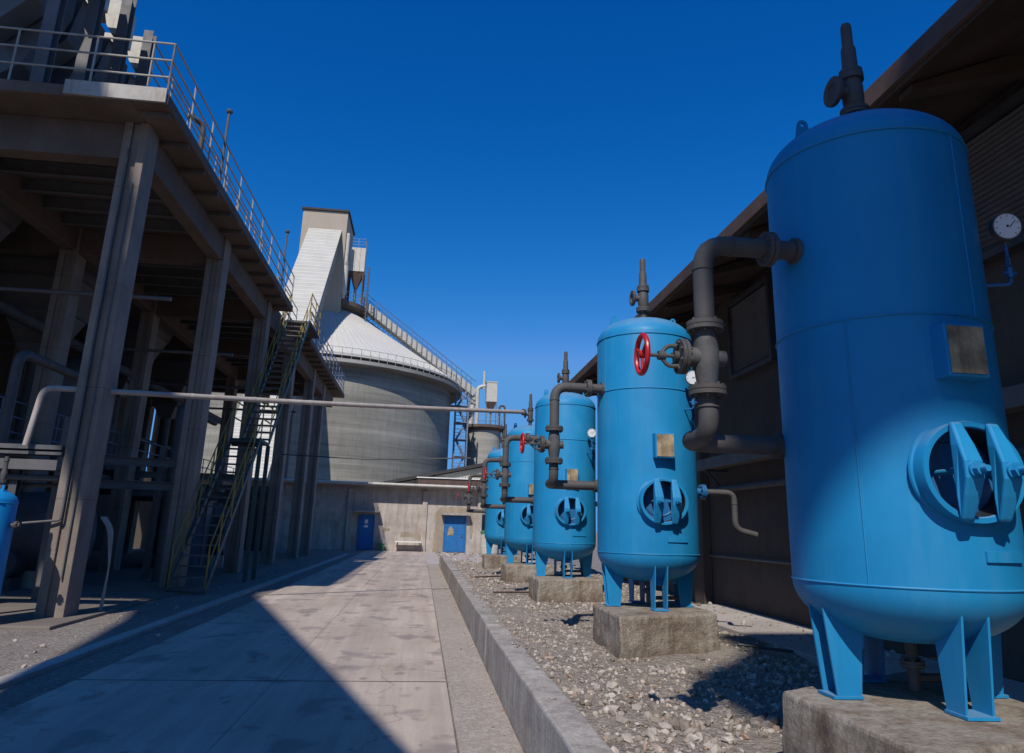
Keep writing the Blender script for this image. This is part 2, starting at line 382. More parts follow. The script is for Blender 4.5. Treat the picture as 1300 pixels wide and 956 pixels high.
def hgt(x,y):
    h=.385+.05*noise.noise(Vector((x*.7,y*.7,0)))+.035*noise.noise(Vector((x*2.3,y*2.3,5)))+.015*noise.noise(Vector((x*7,y*7,9)))
    if x>3.6: h-= .03*min(1,(x-3.6))
    if x<1.5: h+= .02
    if y>26: h-= (y-26)*.075*1.0 if y<31 else .375
    return max(h,.0)
gm=MB(); NX,NY=60,330
X0,X1,Y0,Y1=1.03,5.5,2.,34.
vs=[];fs=[]
for j in range(NY+1):
    for i in range(NX+1):
        x=X0+(X1-X0)*i/NX; yy=Y0+(Y1-Y0)*j/NY; vs.append((x,yy,hgt(x,yy)))
for j in range(NY):
    for i in range(NX):
        a=j*(NX+1)+i; fs.append((a,a+1,a+NX+2,a+NX+1))
gm.add(vs,fs); go=gm.build('gravel_bed',M['gravel'],smooth=60); struct(go)
ap=MB(); ap.box((3.9,-8,.2),(5.09,12.2,.425)); struct(ap.build('wall_apron',M['slab'],smooth=0,bevel=.01))

ICO=[]; 
bm=bmesh.new(); bmesh.ops.create_icosphere(bm,subdivisions=1,radius=1); bm.verts.ensure_lookup_table()
ICV=[v.co.copy() for v in bm.verts]; ICF=[tuple(v.index for v in f.verts) for f in bm.faces]; bm.free()
def rocks(name,label_kind,pts,mat):
    m=MB()
    for x,y,z,s in pts:
        R=Matrix.Rotation(random.random()*6.28,3,'Z')@Matrix.Rotation(random.random()*6.28,3,'X')
        sc=Vector((random.uniform(.6,1.3),random.uniform(.5,1.1),random.uniform(.35,.8)))*s
        vs=[]
        for v in ICV:
            q=Vector((v.x*sc.x,v.y*sc.y,v.z*sc.z))*random.uniform(.72,1.2); vs.append(R@q+Vector((x,y,z)))
        m.add(vs,ICF)
    o=m.build(name,mat,smooth=0); struct(o,'stuff'); return o
random.seed(11)
pads_xy=[(3.82),(8.22),(13.2),(17.8),(23.4)]
def in_pad(x,y):
    return any(1.9<x<3.3 and c-1.02<y<c+.72 for c in pads_xy)
pts=[]
tries=0
while len(pts)<21000 and tries<300000:
    tries+=1
    y=3.2+ (random.random()**1.9)*27; x=random.uniform(1.08,4.95)
    if in_pad(x,y): continue
    den=.5+.5*noise.noise(Vector((x*1.1,y*1.1,3)))+.25*noise.noise(Vector((x*3,y*3,8)))
    if x>3.9 and y<12 and random.random()>.12: continue
    if random.random()>den*1.3: continue
    s=.007+.024*random.random()**3.0
    if random.random()<.018: s=random.uniform(.03,.06)
    z=(.43 if (x>3.9 and y<12.2) else hgt(x,y))+s*.2
    pts.append((x,y,z,s))
for _ in range(420):
    y=random.uniform(5,28); x=1.05+abs(random.gauss(0,.10))-.12; pts.append((x,y,.465,.006+.012*random.random()**2))
for c_ in range(34):
    cx_=random.uniform(1.3,3.6); cy_=4.5+random.random()**1.5*20
    if in_pad(cx_,cy_): continue
    for _ in range(14):
        x=cx_+random.gauss(0,.13); y=cy_+random.gauss(0,.16)
        if x>1.1 and not in_pad(x,y): s_=random.uniform(.018,.055); pts.append((x,y,hgt(x,y)+s_*.3,s_))
rocks('loose_gravel','',pts,M['rock'])
pts=[]
while len(pts)<1500:
    y=3+random.random()**1.5*25; x=random.uniform(-9,-3.3)
    if x>-3.7 and random.random()<.7: continue
    if y>11.4 and x<-5.1 and random.random()<.9: continue
    s=.008+.03*random.random()**4
    if random.random()<.03: s=random.uniform(.03,.06)
    pts.append((x,y,.0+s*.3+(.05 if (y>11.4 and x<-5.1) else 0),s))
for _ in range(260):
    y=random.uniform(6,32); pts.append((.8-abs(random.gauss(0,.12)),y,.02,.006+.015*random.random()**3))
for _ in range(700):
    y=random.uniform(30.7,45.5); x=random.uniform(.9,5.5); s=.02+.10*random.random()**4; pts.append((x,y,.02+s*.3,s))
rocks('scattered_stones','',pts,M['rock'])

m=MB(); m.tube([(3.3,7.55,.47),(3.55,7.45,.45),(3.7,7.2,.46)],.014,7,.1)
tag(m.build('hose_end',M['black']),'short black hose end lying by the right corner of the second pad','hose')
for i,(a_,b_,l) in enumerate((((1.35,13.5,.44),(2.1,13.9,.42),'rusty rod on the gravel in front of the third pad'),((1.3,17.3,.45),(2.0,18.2,.43),'rusty rod on the gravel beside the fourth pad'))):
    m=MB(); m.cyl(a_,b_,.018,n=7); tag(m.build('steel_rod',M['brown']),l,'rod','rusty rods on the gravel')

# ------------------------------------------------------------------ pressure tanks
R=.57
def tank_shell_profile(zw1,zw2,hd=.30,R=R):
    pr=[(.012,zw1-hd)]
    for i in range(1,15):
        a=PI/2*i/14; pr.append((R*math.sin(a)**.86,zw1-hd*math.cos(a)))
    for i in range(13,-1,-1):
        a=PI/2*i/14; pr.append((max(.012,R*math.sin(a)**.86),zw2+hd*math.cos(a)))
    return pr
def arc_box(m,th0,th1,z0,z1,r0,r1,n=6):
    for i in range(n):
        a=th0+(th1-th0)*i/n; b=th0+(th1-th0)*(i+1)/n
        vs=[]
        for z in (z0,z1):
            for t,r in ((a,r0),(b,r0),(b,r1),(a,r1)): vs.append((math.sin(t)*r,-math.cos(t)*r,z))
        m.add(vs,[(0,1,2,3),(7,6,5,4),(0,4,5,1),(1,5,6,2),(2,6,7,3),(3,7,4,0)])
def make_tank(loc,label,group,midz=2.37,gauge_th=33,gauge_r=.69,gz=2.47,strip=False,vseam=20):
    t=thing('pressure_tank',label,'tank',loc,group)
    zw1,zw2=.57,3.01
    m=MB(); m.lathe(tank_shell_profile(zw1,zw2),72)
    sh=m.build('shell',M['tank'],t,smooth=40)
    # manhole opening cut through the shell
    c=MB(); c.cyl((0,-.9,1.12),(0,-.3,1.12),.212,n=56)
    for v_ in c.v: v_.x*=1.1
    co=c.build('cut',M['tank'],t); bpy.context.view_layer.update()
    b=sh.modifiers.new('b','BOOLEAN'); b.operation='DIFFERENCE'; b.object=co; b.solver='EXACT'
    dg=bpy.context.evaluated_depsgraph_get(); me=bpy.data.meshes.new_from_object(sh.evaluated_get(dg)); sh.modifiers.clear(); sh.data=me
    me.polygons.foreach_set('use_smooth',[True]*len(me.polygons)); me.set_sharp_from_angle(angle=rad(40))
    bpy.data.objects.remove(co)
    # weld beads
    m=MB()
    for z in (zw1,midz,zw2): m.torus((0,0,z),R+.0005,.006,n=72,m=6)
    for a,z0,z1 in ((vseam,midz,zw2),(-50,zw1,midz)):
        t_=rad(a); m.cyl((math.sin(t_)*R,-math.cos(t_)*R,z0),(math.sin(t_)*R,-math.cos(t_)*R,z1),.005,n=6)
    m.build('weld_seam',M['tank'],t)
    # legs: tapered channels
    for th in (-90,-2,95,182):
        m=MB(); a=rad(th); rd=Vector((math.sin(a),-math.cos(a),0)); tg=Vector((math.cos(a),math.sin(a),0))
        def P(r_,s_,z_): return rd*r_+tg*s_+Vector((0,0,z_))
        for s_ in (-.066,.066):
            vs=[]
            for q in (-.006,.006):
                for r_,z_ in ((.345,0),(.475,0),(.53,.50),(.31,.36)): vs.append(P(r_,s_+q,z_))
            m.add(vs,[(0,1,2,3),(7,6,5,4),(0,4,5,1),(1,5,6,2),(2,6,7,3),(3,7,4,0)])
        vs=[]
        for q in (0,.012):
            for s_ in (-.059,.059): vs.append(P(.305+q,s_,.24)); vs.append(P(.29+q,s_,.40))
        m.add(vs,[(0,1,3,2),(4,6,7,5),(0,2,6,4),(1,5,7,3),(0,4,5,1),(2,3,7,6)])
        vs=[P(r_,s_,z_) for z_ in (0,.014) for r_,s_ in ((.34,-.08),(.50,-.08),(.50,.08),(.34,.08))]
        m.add(vs,[(3,2,1,0),(4,5,6,7),(0,1,5,4),(1,2,6,5),(2,3,7,6),(3,0,4,7)])
        m.build('leg',M['tank'],t,smooth=0)
    # manhole
    z=1.12
    m=MB(); m.lathe([(.212,-.42),(.240,-.42),(.246,-.612),(.242,-.625),(.218,-.625),(.212,-.617),(.212,-.42)],56,(0,0,z),'y',cap=False)
    m.torus((0,-.535,z),.244,.014,'y')
    for v_ in m.v: v_.x*=1.1
    mh=m.build('manhole',M['tank'],t)
    m=MB(); m.cyl((0,-.46,z),(0,-.44,z),.2105,n=40); m.torus((0,-.46,z),.15,.01,'y')
    for v_ in m.v: v_.x*=1.1
    m.build('cover',M['blue_dark'],mh)
    m=MB(); m.lathe([(.2112,-.465),(.2112,-.612),(.2085,-.612),(.2085,-.465)],48,(0,0,z),'y',cap=False)
    for v_ in m.v: v_.x*=1.1
    m.build('shade_lining',M['black'],mh)  # black lining puts the shade of the recess into the neck's colour
    for x in (-.088,.105):
        m=MB()
        prof=[(-.235,-.627),(-.232,-.655),(-.12,-.705),(-.04,-.735),(.04,-.735),(.12,-.705),(.232,-.655),(.235,-.627),(.12,-.64),(-.12,-.64)]
        pr=[(yy,zz+z) for zz,yy in prof]
        m.prism(pr,x-.05,x+.05,'x')
        for v_ in m.v: v_.x=x+(v_.x-x)*(1.05-.45*min(1,abs(v_.z-z)/.235)**1.5)
        m.build('clamp_bar',M['tank'],mh,smooth=0,bevel=.014,seg=3)
        m=MB(); m.cyl((x,-.38,z),(x,-.815,z),.015,n=12); m.cyl((x,-.735,z),(x,-.748,z),.038,n=20); m.cyl((x,-.748,z),(x,-.778,z),.029,n=6)
        m.build('clamp_bolt',M['tank'],mh)
    # name plate box
    m=MB(); m.box((-.10,-.665,1.58),(.12,-.545,1.85)); nb=m.build('nameplate_box',M['tank'],t,smooth=0,bevel=.006)
    m=MB(); m.box((-.085,-.672,1.595),(.105,-.6655,1.835))
    for px_,pz_ in ((-.075,1.605),(.095,1.605),(-.075,1.825),(.095,1.825),(-.075,1.715),(.095,1.715)): m.cyl((px_,-.672,pz_),(px_,-.676,pz_),.006,n=8)
    m.build('plate',M['plate'],nb,smooth=0)
    if strip:
        m=MB(); arc_box(m,rad(4),rad(30),.70,.75,R-.004,R+.012); m.build('weld_strip',M['tank'],t)
    # lifting lugs
    for sx in (-1,1):
        m=MB(); c0=(sx*.37,0); pts_=[(-.05,2.98+.16),(.05,3.16-.02 if sx<0 else 3.14)]
        w=[(-.055,3.10),(.055,3.10),(.028,3.235),(.018,3.252),(0,3.26),(-.018,3.252),(-.028,3.235)]
        o_=Vector((c0[0],0,0))
        # plate with a hole: ring of quads between outline and hole
        out=[];hole=[]; k=24; hc=(0,3.33)
        for i in range(k):
            a=2*PI*i/k; dx,dz=math.cos(a),math.sin(a)
            r_=.035
            if dz<-.25: 
                tt=(3.14-hc[1])/dz; xx=hc[0]+dx*tt; xx=max(-.065,min(.065,xx)); out.append((xx,3.14))
            else: out.append((hc[0]+dx*r_,hc[1]+dz*r_))
            hole.append((hc[0]+dx*.014,hc[1]+dz*.014))
        vs=[]
        for q in (-.007,.007):
            for u,w_ in out: vs.append((c0[0]+u,q,w_))
            for u,w_ in hole: vs.append((c0[0]+u,q,w_))
        fs=[]
        for i in range(k):
            j=(i+1)%k
            fs+=[(i,j,k+j,k+i),(2*k+j,2*k+i,3*k+i,3*k+j),(j,i,2*k+i,2*k+j),(k+i,k+j,3*k+j,3*k+i)]
        m.add(vs,fs); m.build('lifting_lug',M['tank'],t,smooth=0)
    # safety valve on top
    m=MB(); m.cyl((0,0,3.27),(0,0,3.43),.045,n=20); m.flange((0,0,3.455),(0,0,1),.088,.05)
    m.lathe([(.055,3.475),(.058,3.50),(.066,3.54),(.066,3.64),(.060,3.68),(.060,3.70)],24)
    m.cyl((0,0,3.69),(0,0,3.735),.076,n=24); m.cyl((0,0,3.74),(0,0,3.765),.072,n=24); m.lathe([(.056,3.765),(.048,3.80),(.046,3.93),(.040,3.95)],20)
    m.lathe([(.036,3.95),(.035,4.10),(.028,4.125)],16)
    m.cyl((-.02,0,3.60),(-.12,0,3.60),.040,n=16); 
    sv=m.build('safety_valve',M['pipe'],t)
    m=MB(); m.lathe([(.04,-.110),(.094,-.116),(.098,-.122),(.098,-.146),(.092,-.150),(.055,-.148),(.05,-.135),(.01,-.135)],28,(0,0,3.60),'x'); m.build('outlet_flange',M['pipe'],sv)
    # inlet manifold
    vx=-1.12; vy=-.12
    m=MB(); m.tube([(-.53,vy,2.41),(vx,vy,2.41),(vx,vy,1.93)],.056,16,.15)
    m.torus((vx,vy,2.25),.057,.005); m.torus((vx+.17,vy,2.41),.057,.005,'x'); m.cyl((-.57,vy,2.41),(-.545,vy,2.41),.078,n=24)
    ip=m.build('inlet_pipe',M['pipe'],t)
    m=MB(); m.tube([(vx,vy,1.53),(vx,vy,1.31),(vx,.24,1.31),(-.50,.24,1.31)],.054,16,.13)
    m.torus((vx,vy,1.46),.056,.006); m.cyl((-.57,.24,1.31),(-.53,.24,1.31),.075,n=24)
    m.build('branch_pipe',M['pipe'],t)
    for c_,ax in (((-.72,vy,2.41),(1,0,0)),((vx,vy,1.915),(0,0,1)),((vx,vy,1.55),(0,0,1))):
        m=MB(); m.flange(c_,ax,.102,.05); m.build('flange',M['pipe'],ip)
    m=MB(); m.lathe([(.055,1.575),(.058,1.60),(.068,1.67),(.073,1.735),(.068,1.80),(.058,1.87),(.056,1.89)],24,(vx,vy,0))
    m.cyl((vx,vy,1.735),(vx-.12,vy,1.735),.055,n=20); m.cyl((vx,vy,1.735),(vx+.105,vy,1.735),.045,n=16)
    gv=m.build('gate_valve',M['valve'],t)
    m=MB(); m.flange((vx-.14,vy,1.735),(1,0,0),.098,.04)
    for sz in (-1,1): m.tube([(vx-.15,vy,1.735+sz*.055),(vx-.22,vy,1.735+sz*.058),(vx-.25,vy,1.735+sz*.02)],.012,8,.03)
    m.cyl((vx-.235,vy,1.735),(vx-.275,vy,1.735),.026,n=14); m.cyl((vx-.15,vy,1.735),(vx-.385,vy,1.735),.010,n=10); m.cyl((vx-.155,vy,1.735),(vx-.185,vy,1.735),.03,n=12)
    m.build('bonnet',M['pipe'],gv)
    m=MB(); wx=vx-.365; m.torus((wx,vy,1.735),.105,.0145,'x',40,10); m.cyl((wx-.018,vy,1.735),(wx+.018,vy,1.735),.022,n=14)
    for i in range(3):
        a=2*PI*i/3+.5; m.cyl((wx,vy,1.735),(wx,vy+math.cos(a)*.1,1.735+math.sin(a)*.1),.009,n=8)
    m.build('handwheel',M['red'],gv)
    # pressure gauge on a siphon
    a=rad(gauge_th); rd=Vector((math.sin(a),-math.cos(a),0)); tg=Vector((math.cos(a),math.sin(a),0))
    gp=rd*gauge_r
    m=MB(); m.tube([rd*.56+Vector((0,0,gz-.32)),gp+Vector((0,0,gz-.32)),gp+Vector((0,0,gz-.25)),gp+tg*.02+Vector((0,0,gz-.2)),gp+Vector((0,0,gz-.14)),gp+Vector((0,0,gz-.06))],.010,8,.025)
    m.cyl(gp+Vector((0,0,gz-.28)),gp+Vector((0,0,gz-.22)),.020,n=6); m.cyl(gp+Vector((-.04,0,gz-.25)),gp+Vector((.04,0,gz-.25)),.009,n=8)
    m.tube([gp+Vector((.0,0,gz-.18))+tg*(.022*math.cos(q))+Vector((0,0,.03*math.sin(q))) for q in [i*PI/6 for i in range(12)]],.006,6)
    m.build('gauge_siphon',M['blue_dark'],t)
    d=Vector((-.22,-1,-.12)).normalized(); gc=gp+Vector((0,0,gz+.03))
    m=MB(); m.cyl(gc,gc+d*.045,.082,n=32); m.cyl(gc-Vector((0,0,.11)),gc-Vector((0,0,.06)),.014,n=6); gg=m.build('pressure_gauge',M['steel'],t)
    m=MB(); m.cyl(gc+d*.0455,gc+d*.047,.074,n=32); m.build('dial',M['dialwhite'],gg)
    p_,dd,L_,xx,yy=m.frame(gc,gc+d); m=MB(); q=gc+d*.049
    m.beam(q-xx*.012-yy*.008,q+xx*.052+yy*.032 if False else q-xx*.045+yy*.035,.004,.002,d); m.cyl(gc+d*.047,gc+d*.051,.007,n=10)
    for i in range(9):
        b_=rad(225-i*270/8); u=xx*math.cos(b_)+yy*math.sin(b_); m.beam(q+u*.056-d*.001,q+u*.068-d*.001,.004,.001,d)
    m.build('needle',M['black'],gg)
    # lower outlet on the right and bottom drain
    m=MB(); m.cyl((.55,.15,1.28),(.70,.15,1.28),.045,n=16); m.flange((.73,.15,1.28),(1,0,0),.088,.05); m.build('outlet_nozzle',M['blue_dark'],t)
    m=MB(); m.tube([(.75,.15,1.28),(1.12,.15,1.28),(1.12,.15,.86),(1.38,.15,.80)],.036,12,.10); m.torus((1.12,.15,1.15),.038,.004); m.build('outlet_pipe',M['pipe'],t)
    m=MB(); m.cyl((0,0,.03),(0,0,.3),.03,n=12); m.flange((0,0,.16),(0,0,1),.06,.03,6); m.cyl((0,0,.09),(.34,.0,.09),.022,n=10); m.cyl((.16,0,.09),(.16,0,.19),.008,n=8); m.cyl((.10,0,.19),(.22,0,.19),.008,n=8)
    m.build('drain_pipe',M['dark'],t)
    return t
TG='blue pressure tanks in a row on concrete pads'
def pad(yc,label,seed):
    random.seed(seed); m=MB()
    x0,x1=1.93,3.28; ya,yb=yc-1.05,yc+.72; sk=.38
    b=[(1.95,yc-1.04),(3.13,yc-.60),(3.2,yc+.80),(1.97,yc+.16)]
    vs=[(x-.02 if x<2.5 else x+.02,y-.02 if i<2 else y+.02,.1) for i,(x,y) in enumerate(b)]+[(x,y,.757) for x,y in b]
    m.add(vs,[(3,2,1,0),(4,5,6,7),(0,1,5,4),(1,2,6,5),(2,3,7,6),(3,0,4,7)])
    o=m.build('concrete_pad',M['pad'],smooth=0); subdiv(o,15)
    bm=bmesh.new(); bm.from_mesh(o.data)
    for v in bm.verts:
        # worn corners and uneven faces
        n_=noise.noise_vector(v.co*3.1+Vector((seed,0,0)))*.022+noise.noise_vector(v.co*10)*.010
        if v.co.z>.74: n_.z=-abs(n_.z)*.15
        v.co+=n_
    bmesh.ops.recalc_face_normals(bm,faces=bm.faces); bm.to_mesh(o.data); bm.free()
    bv=o.modifiers.new('bevel','BEVEL'); bv.width=.025; bv.segments=2; bv.limit_method='ANGLE'; bv.angle_limit=rad(50)
    return tag(o,label,'pad','concrete pads under the blue tanks')
pad(3.82,'stained concrete pad under the nearest and largest-looking blue tank',1)
pad(8.22,'cracked concrete pad under the second blue tank, corner towards the kerb',2)
pad(13.2,'brown-stained concrete pad under the third blue tank',3)
pad(17.8,'concrete pad under the fourth blue tank',4)
pad(23.4,'brown concrete pad under the farthest blue tank',5)
TX=2.57; TZ=.76
t1=make_tank((2.63,3.82,TZ),'nearest blue pressure tank, cut by the right edge of the photo',TG,midz=1.93,gauge_th=68,gauge_r=.73,gz=2.56,strip=True)
t2=make_tank((TX,8.22,TZ),'second blue tank, whole in view, red wheel in front of its dome',TG,strip=True,vseam=-70)
t2['label']='second blue tank, standing whole on the nearest visible pad, white gauge on its right'
for y,l in ((13.2,'third blue tank, dome behind the grey elbow pipe left of the second tank'),(17.8,'fourth blue tank, joined by the long overhead pipe at its top'),(23.4,'farthest and smallest blue tank of the row, beside the blue door')):
    c=copy_tree(t2); c.location=(TX,y,TZ); c['label']=l

# ------------------------------------------------------------------ pump house on the right
ph=thing('pump_house','brown plastered building behind the blue tanks with an overhanging slab roof','building',(7,4,0))
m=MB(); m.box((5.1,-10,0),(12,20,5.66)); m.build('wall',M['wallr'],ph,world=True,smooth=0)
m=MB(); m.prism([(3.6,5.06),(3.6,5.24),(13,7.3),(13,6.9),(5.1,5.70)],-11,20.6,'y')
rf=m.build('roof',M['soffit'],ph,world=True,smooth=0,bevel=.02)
m=MB(); m.box((3.56,-11.05,5.10),(3.598,20.65,5.27)); m.build('fascia',M['brown'],rf,world=True,smooth=0)
for y in [i*1.48-10.2 for i in range(21)]:
    m=MB(); m.prism([(3.68,5.08),(5.098,5.66),(5.098,5.44),(3.68,5.02)],y,y+.16,'y'); m.build('roof_rib',M['soffit'],ph,world=True,smooth=0)
for y in (0.6,7.3,12.6,19.3):
    m=MB(); m.box((4.93,y,.1),(5.098,y+.45,5.42)); m.build('pilaster',M['wallr'],ph,world=True,smooth=0,bevel=.015)
for y0,y1 in ((-2.2,-.9),(3.1,6.4),(9.7,11.2),(14.6,16.1)):
    m=MB(); z0,z1=4.05,5.38
    m.box((4.96,y0,z0),(5.098,y0+.07,z1)); m.box((4.96,y1-.07,z0),(5.098,y1,z1)); m.box((4.96,y0+.07,z0),(5.098,y1-.07,z0+.07)); m.box((4.96,y0+.07,z1-.07),(5.098,y1-.07,z1))
    lv=m.build('louvre',M['dark'],ph,world=True,smooth=0)
    m=MB(); z=z0+.09
    while z<z1-.1:
        m.beam((5.03,y0+.07,z),(5.03,y1-.07,z),.075,.008,(.6,0,.8)); z+=.055
    m.build('louvre_blades',M['hopper'],lv,world=True,smooth=0)
m=MB(); m.box((4.72,-6,2.62),(4.93,12.2,2.80)); o=m.build('wall_duct',M['hopper'],ph,world=True,smooth=0,bevel=.01)
for y in (1.5,5,8.5,11.8):
    m=MB(); m.beam((5.098,y,2.60),(4.72,y,2.60),.05,.03); m.beam((5.098,y,2.2),(4.74,y,2.59),.03,.03); m.build('duct_bracket',M['dark'],ph,world=True,smooth=0)
m=MB(); m.tube([(4.9,-6,2.28),(4.9,12.3,2.28)],.05,12); m.build('wall_pipe',M['dark'],ph,world=True)
for z,r_ in ((5.1,.018),(1.2,.02)):
    m=MB(); m.tube([(5.05,-6,z),(5.05,19.5,z)],r_,8); m.build('conduit',M['steel'],ph,world=True)

# ------------------------------------------------------------------ left process building
PB=thing('process_structure','open concrete frame carrying a railed deck and steel hoppers, left side','building',(-9,25,0))
ZS=8.5; ZT=8.72
def part(mb,name,mat,parent=PB,**k): return mb.build(name,mat,parent,world=True,**k)
colY=[12.34,17.7,23.0,28.2,33.4,36.9]
rowX=[(-5.75,-5.33),(-9.22,-8.8),(-12.7,-12.3)]
for ri,(xa,xb) in enumerate(rowX):
    for y in colY:
        m=MB()
        m.box((xa,y,0),(xa+.14,y+.5,ZS)); m.box((xb-.14,y,0),(xb,y+.5,ZS)); m.box((xa+.14,y+.05,0),(xb-.14,y+.45,ZS))
        if ri==0: pass
        part(m,'column',M['concrete'],smooth=0,bevel=.012)
# longitudinal beams
for xa,xb in rowX:
    m=MB()
    ys=[11.9]+colY+[38.6]
    for i in range(len(colY)):
        a=colY[i]+.502; b=colY[i+1]-.002 if i+1<len(colY) else 41.0
        m.box((xa+.05,a,7.88),(xb-.05,b,ZS-.003))
    part(m,'edge_beam',M['deckc'],smooth=0,bevel=.015)
for y in colY:
    for i in range(2):
        m=MB(); m.box((rowX[i+1][1]+.002,y+.08,7.8),(rowX[i][0]-.002,y+.42,ZS-.003)); part(m,'cross_beam',M['deckc'],smooth=0,bevel=.015)
# secondary joists
y=13.4
while y<38.5:
    if all(abs(y-c-.25)>.45 for c in colY):
        for i in range(2):
            m=MB(); m.ibeam((rowX[i+1][1]-.05,y,8.36),(rowX[i][0]+.05,y,8.36),.12,.26,.018); part(m,'joist',M['steel'],smooth=0)
    y+=.87
m=MB(); m.box((-17,11.65,ZS),(-5.40,41.3,ZT)); m.box((-5.398,11.65,ZS),(-4.8,24.2,ZT)); m.box((-5.398,28.3,ZS),(-4.8,41.3,ZT))
part(m,'deck_slab',M['deckc'],smooth=0,bevel=.02)
for y in [11.9+i*1.05 for i in range(26)]:
    if 23.9<y<28.2: continue
    m=MB(); m.box((-5.33,y,8.40),(-4.84,y+.10,ZS-.002)); part(m,'slab_rib',M['deckc'],smooth=0,bevel=.008)
m=MB(); m.box((-6.5,11.60,ZS+.02),(-4.83,11.648,ZT+.07)); part(m,'edge_angle',M['rail'],smooth=0)
# back wall with openings under the deck
m=MB(); 
for (a,b,z0,z1) in ((11,39.0,0,8.5),):
    m.box((-15.4,a,z0),(-15.1,b,z1-.002))
part(m,'rear_wall',M['wallr'],smooth=0)
m=MB(); m.box((-15.1,41.3,0),(-8.0,41.5,3.3)); part(m,'end_wall',M['wallr'],smooth=0)
m=MB(); m.cyl((-14.4,41.0,4),(-14.4,41.0,8.4),.38,n=20); part(m,'vertical_duct',M['brown'])
# deck railings
def railing(parent,pts,h=1.06,rails=(1.06,.72,.38),step=1.25,mat='rail',name='railing',toe=False,r=.019):
    m=MB()
    for a,b in zip(pts[:-1],pts[1:]):
        a=Vector(a);b=Vector(b); L=(b-a).length; n=max(1,round(L/step))
        for hh in rails: m.cyl(a+Vector((0,0,hh)),b+Vector((0,0,hh)),r,n=8)
        for i in range(n+1):
            p=a.lerp(b,i/n); m.cyl(p,p+Vector((0,0,h)),r,n=8)
        if toe: m.beam(a+Vector((0,0,.08)),b+Vector((0,0,.08)),.008,.12)
    return m.build(name,M[mat],parent,world=True)
railing(PB,[(-14,11.75,ZT),(-4.88,11.75,ZT),(-4.88,24.2,ZT)])
railing(PB,[(-4.88,28.4,ZT),(-4.88,41.2,ZT),(-12,41.2,ZT)],mat='bluesteel',rails=(1.06,.8,.55,.3))
railing(PB,[(-5.42,24.3,ZT),(-5.42,28.2,ZT)])
railing(PB,[(-5.9,14.5,ZT),(-5.9,38,ZT)],mat='dark',h=1.0,rails=(1.0,.5))
# mezzanine floor and pipes inside
m=MB(); m.box((-12.2,13.0,2.62),(-9.3,38,2.74)); part(m,'mezzanine_floor',M['steel'],smooth=0)
for y in (18.4,23.6,31):
    for z in (2.30,2.85):
        m=MB(); m.ibeam((-12.3,y,z),(-5.9,y,z),.14,.20,.02); part(m,'mezzanine_beam',M['hopper'],smooth=0)
for x in (-8.7,-6.9):
    for y in (14.8,20.1,25.5):
        m=MB(); m.ibeam((x,y,0),(x,y,3.4),.14,.14,.016,(0,1,0)); part(m,'steel_post',M['hopper'],smooth=0)
railing(PB,[(-9.25,13,2.95),(-9.25,38,2.95)],mat='bluesteel')
for x,z,r_ in ((-10.4,6.4,.16),(-11.4,4.6,.08)):
    m=MB(); m.tube([(x,12.6,z),(x,38,z)],r_,14); part(m,'service_pipe',M['pipe'])
for y in (15.4,20.6,25.9,31.2):
    for z in (6.1,):
        m=MB(); m.cyl((-12.3,y,z),(-5.6,y,z),.045,n=12); part(m,'cross_pipe',M['hopper'])
# braces near the far end
for y in (28.9,33.9):
    m=MB(); m.beam((-5.5,y,7.2),(-7.6,y,8.3),.1,.1); part(m,'brace',M['steel'],smooth=0)

# equipment standing under the deck
for (x,y,z,L,rr,lab) in ((-8.6,17.4,1.15,2.2,.9,'dark blower drum under the deck between the two nearest columns'),(-7.6,26.0,1.0,2.4,.75,'dark blower drum farther back under the deck behind the stairs')):
    b=thing('blower',lab,'blower',(x,y,0),'blowers under the deck')
    m=MB(); m.lathe([(rr*.55,-L/2-.02),(rr*.98,-L/2),(rr,-L/2+.08),(rr,L/2-.08),(rr*.98,L/2),(rr*.5,L/2+.02)],36,(x,y,z),'x'); m.build('drum',M['dark'],b,world=True)
    m=MB(); m.box((x-L/2,y-.5,0),(x+L/2,y+.5,z-rr*.75)); m.build('plinth',M['plinth'],b,world=True,smooth=0)
    m=MB(); m.tube([(x,y,z+rr*.9),(x,y,z+rr+.9),(x-1.5,y,z+rr+.9)],.22,18,.35); m.build('duct',M['hopper'],b,world=True)
    m=MB(); m.lathe([(.26,0),(.30,.03),(.30,.5),(.26,.56)],20,(x+.2,y-1.15,.55),'y'); m.box((x-.05,y-1.1,0.02),(x+.45,y-.7,.3)); m.build('motor',M['dark'],b,world=True)
bt=thing('storage_vessel','dark upright vessel on legs deep under the deck','vessel',(-10.6,22.5,0))
m=MB(); m.lathe([(.25,.8),(1.15,2.0),(1.15,5.6),(.8,6.0),(.1,6.2)],40,(-10.6,22.6,0)); m.build('vessel_body',M['hopper'],bt,world=True)
for a in (45,135,225,315):
    m=MB(); q=rad(a); m.cyl((-10.6+math.cos(q)*1.05,22.6+math.sin(q)*1.05,0),(-10.6+math.cos(q)*1.05,22.6+math.sin(q)*1.05,2.3),.07,n=10); m.build('leg',M['steel'],bt,world=True)
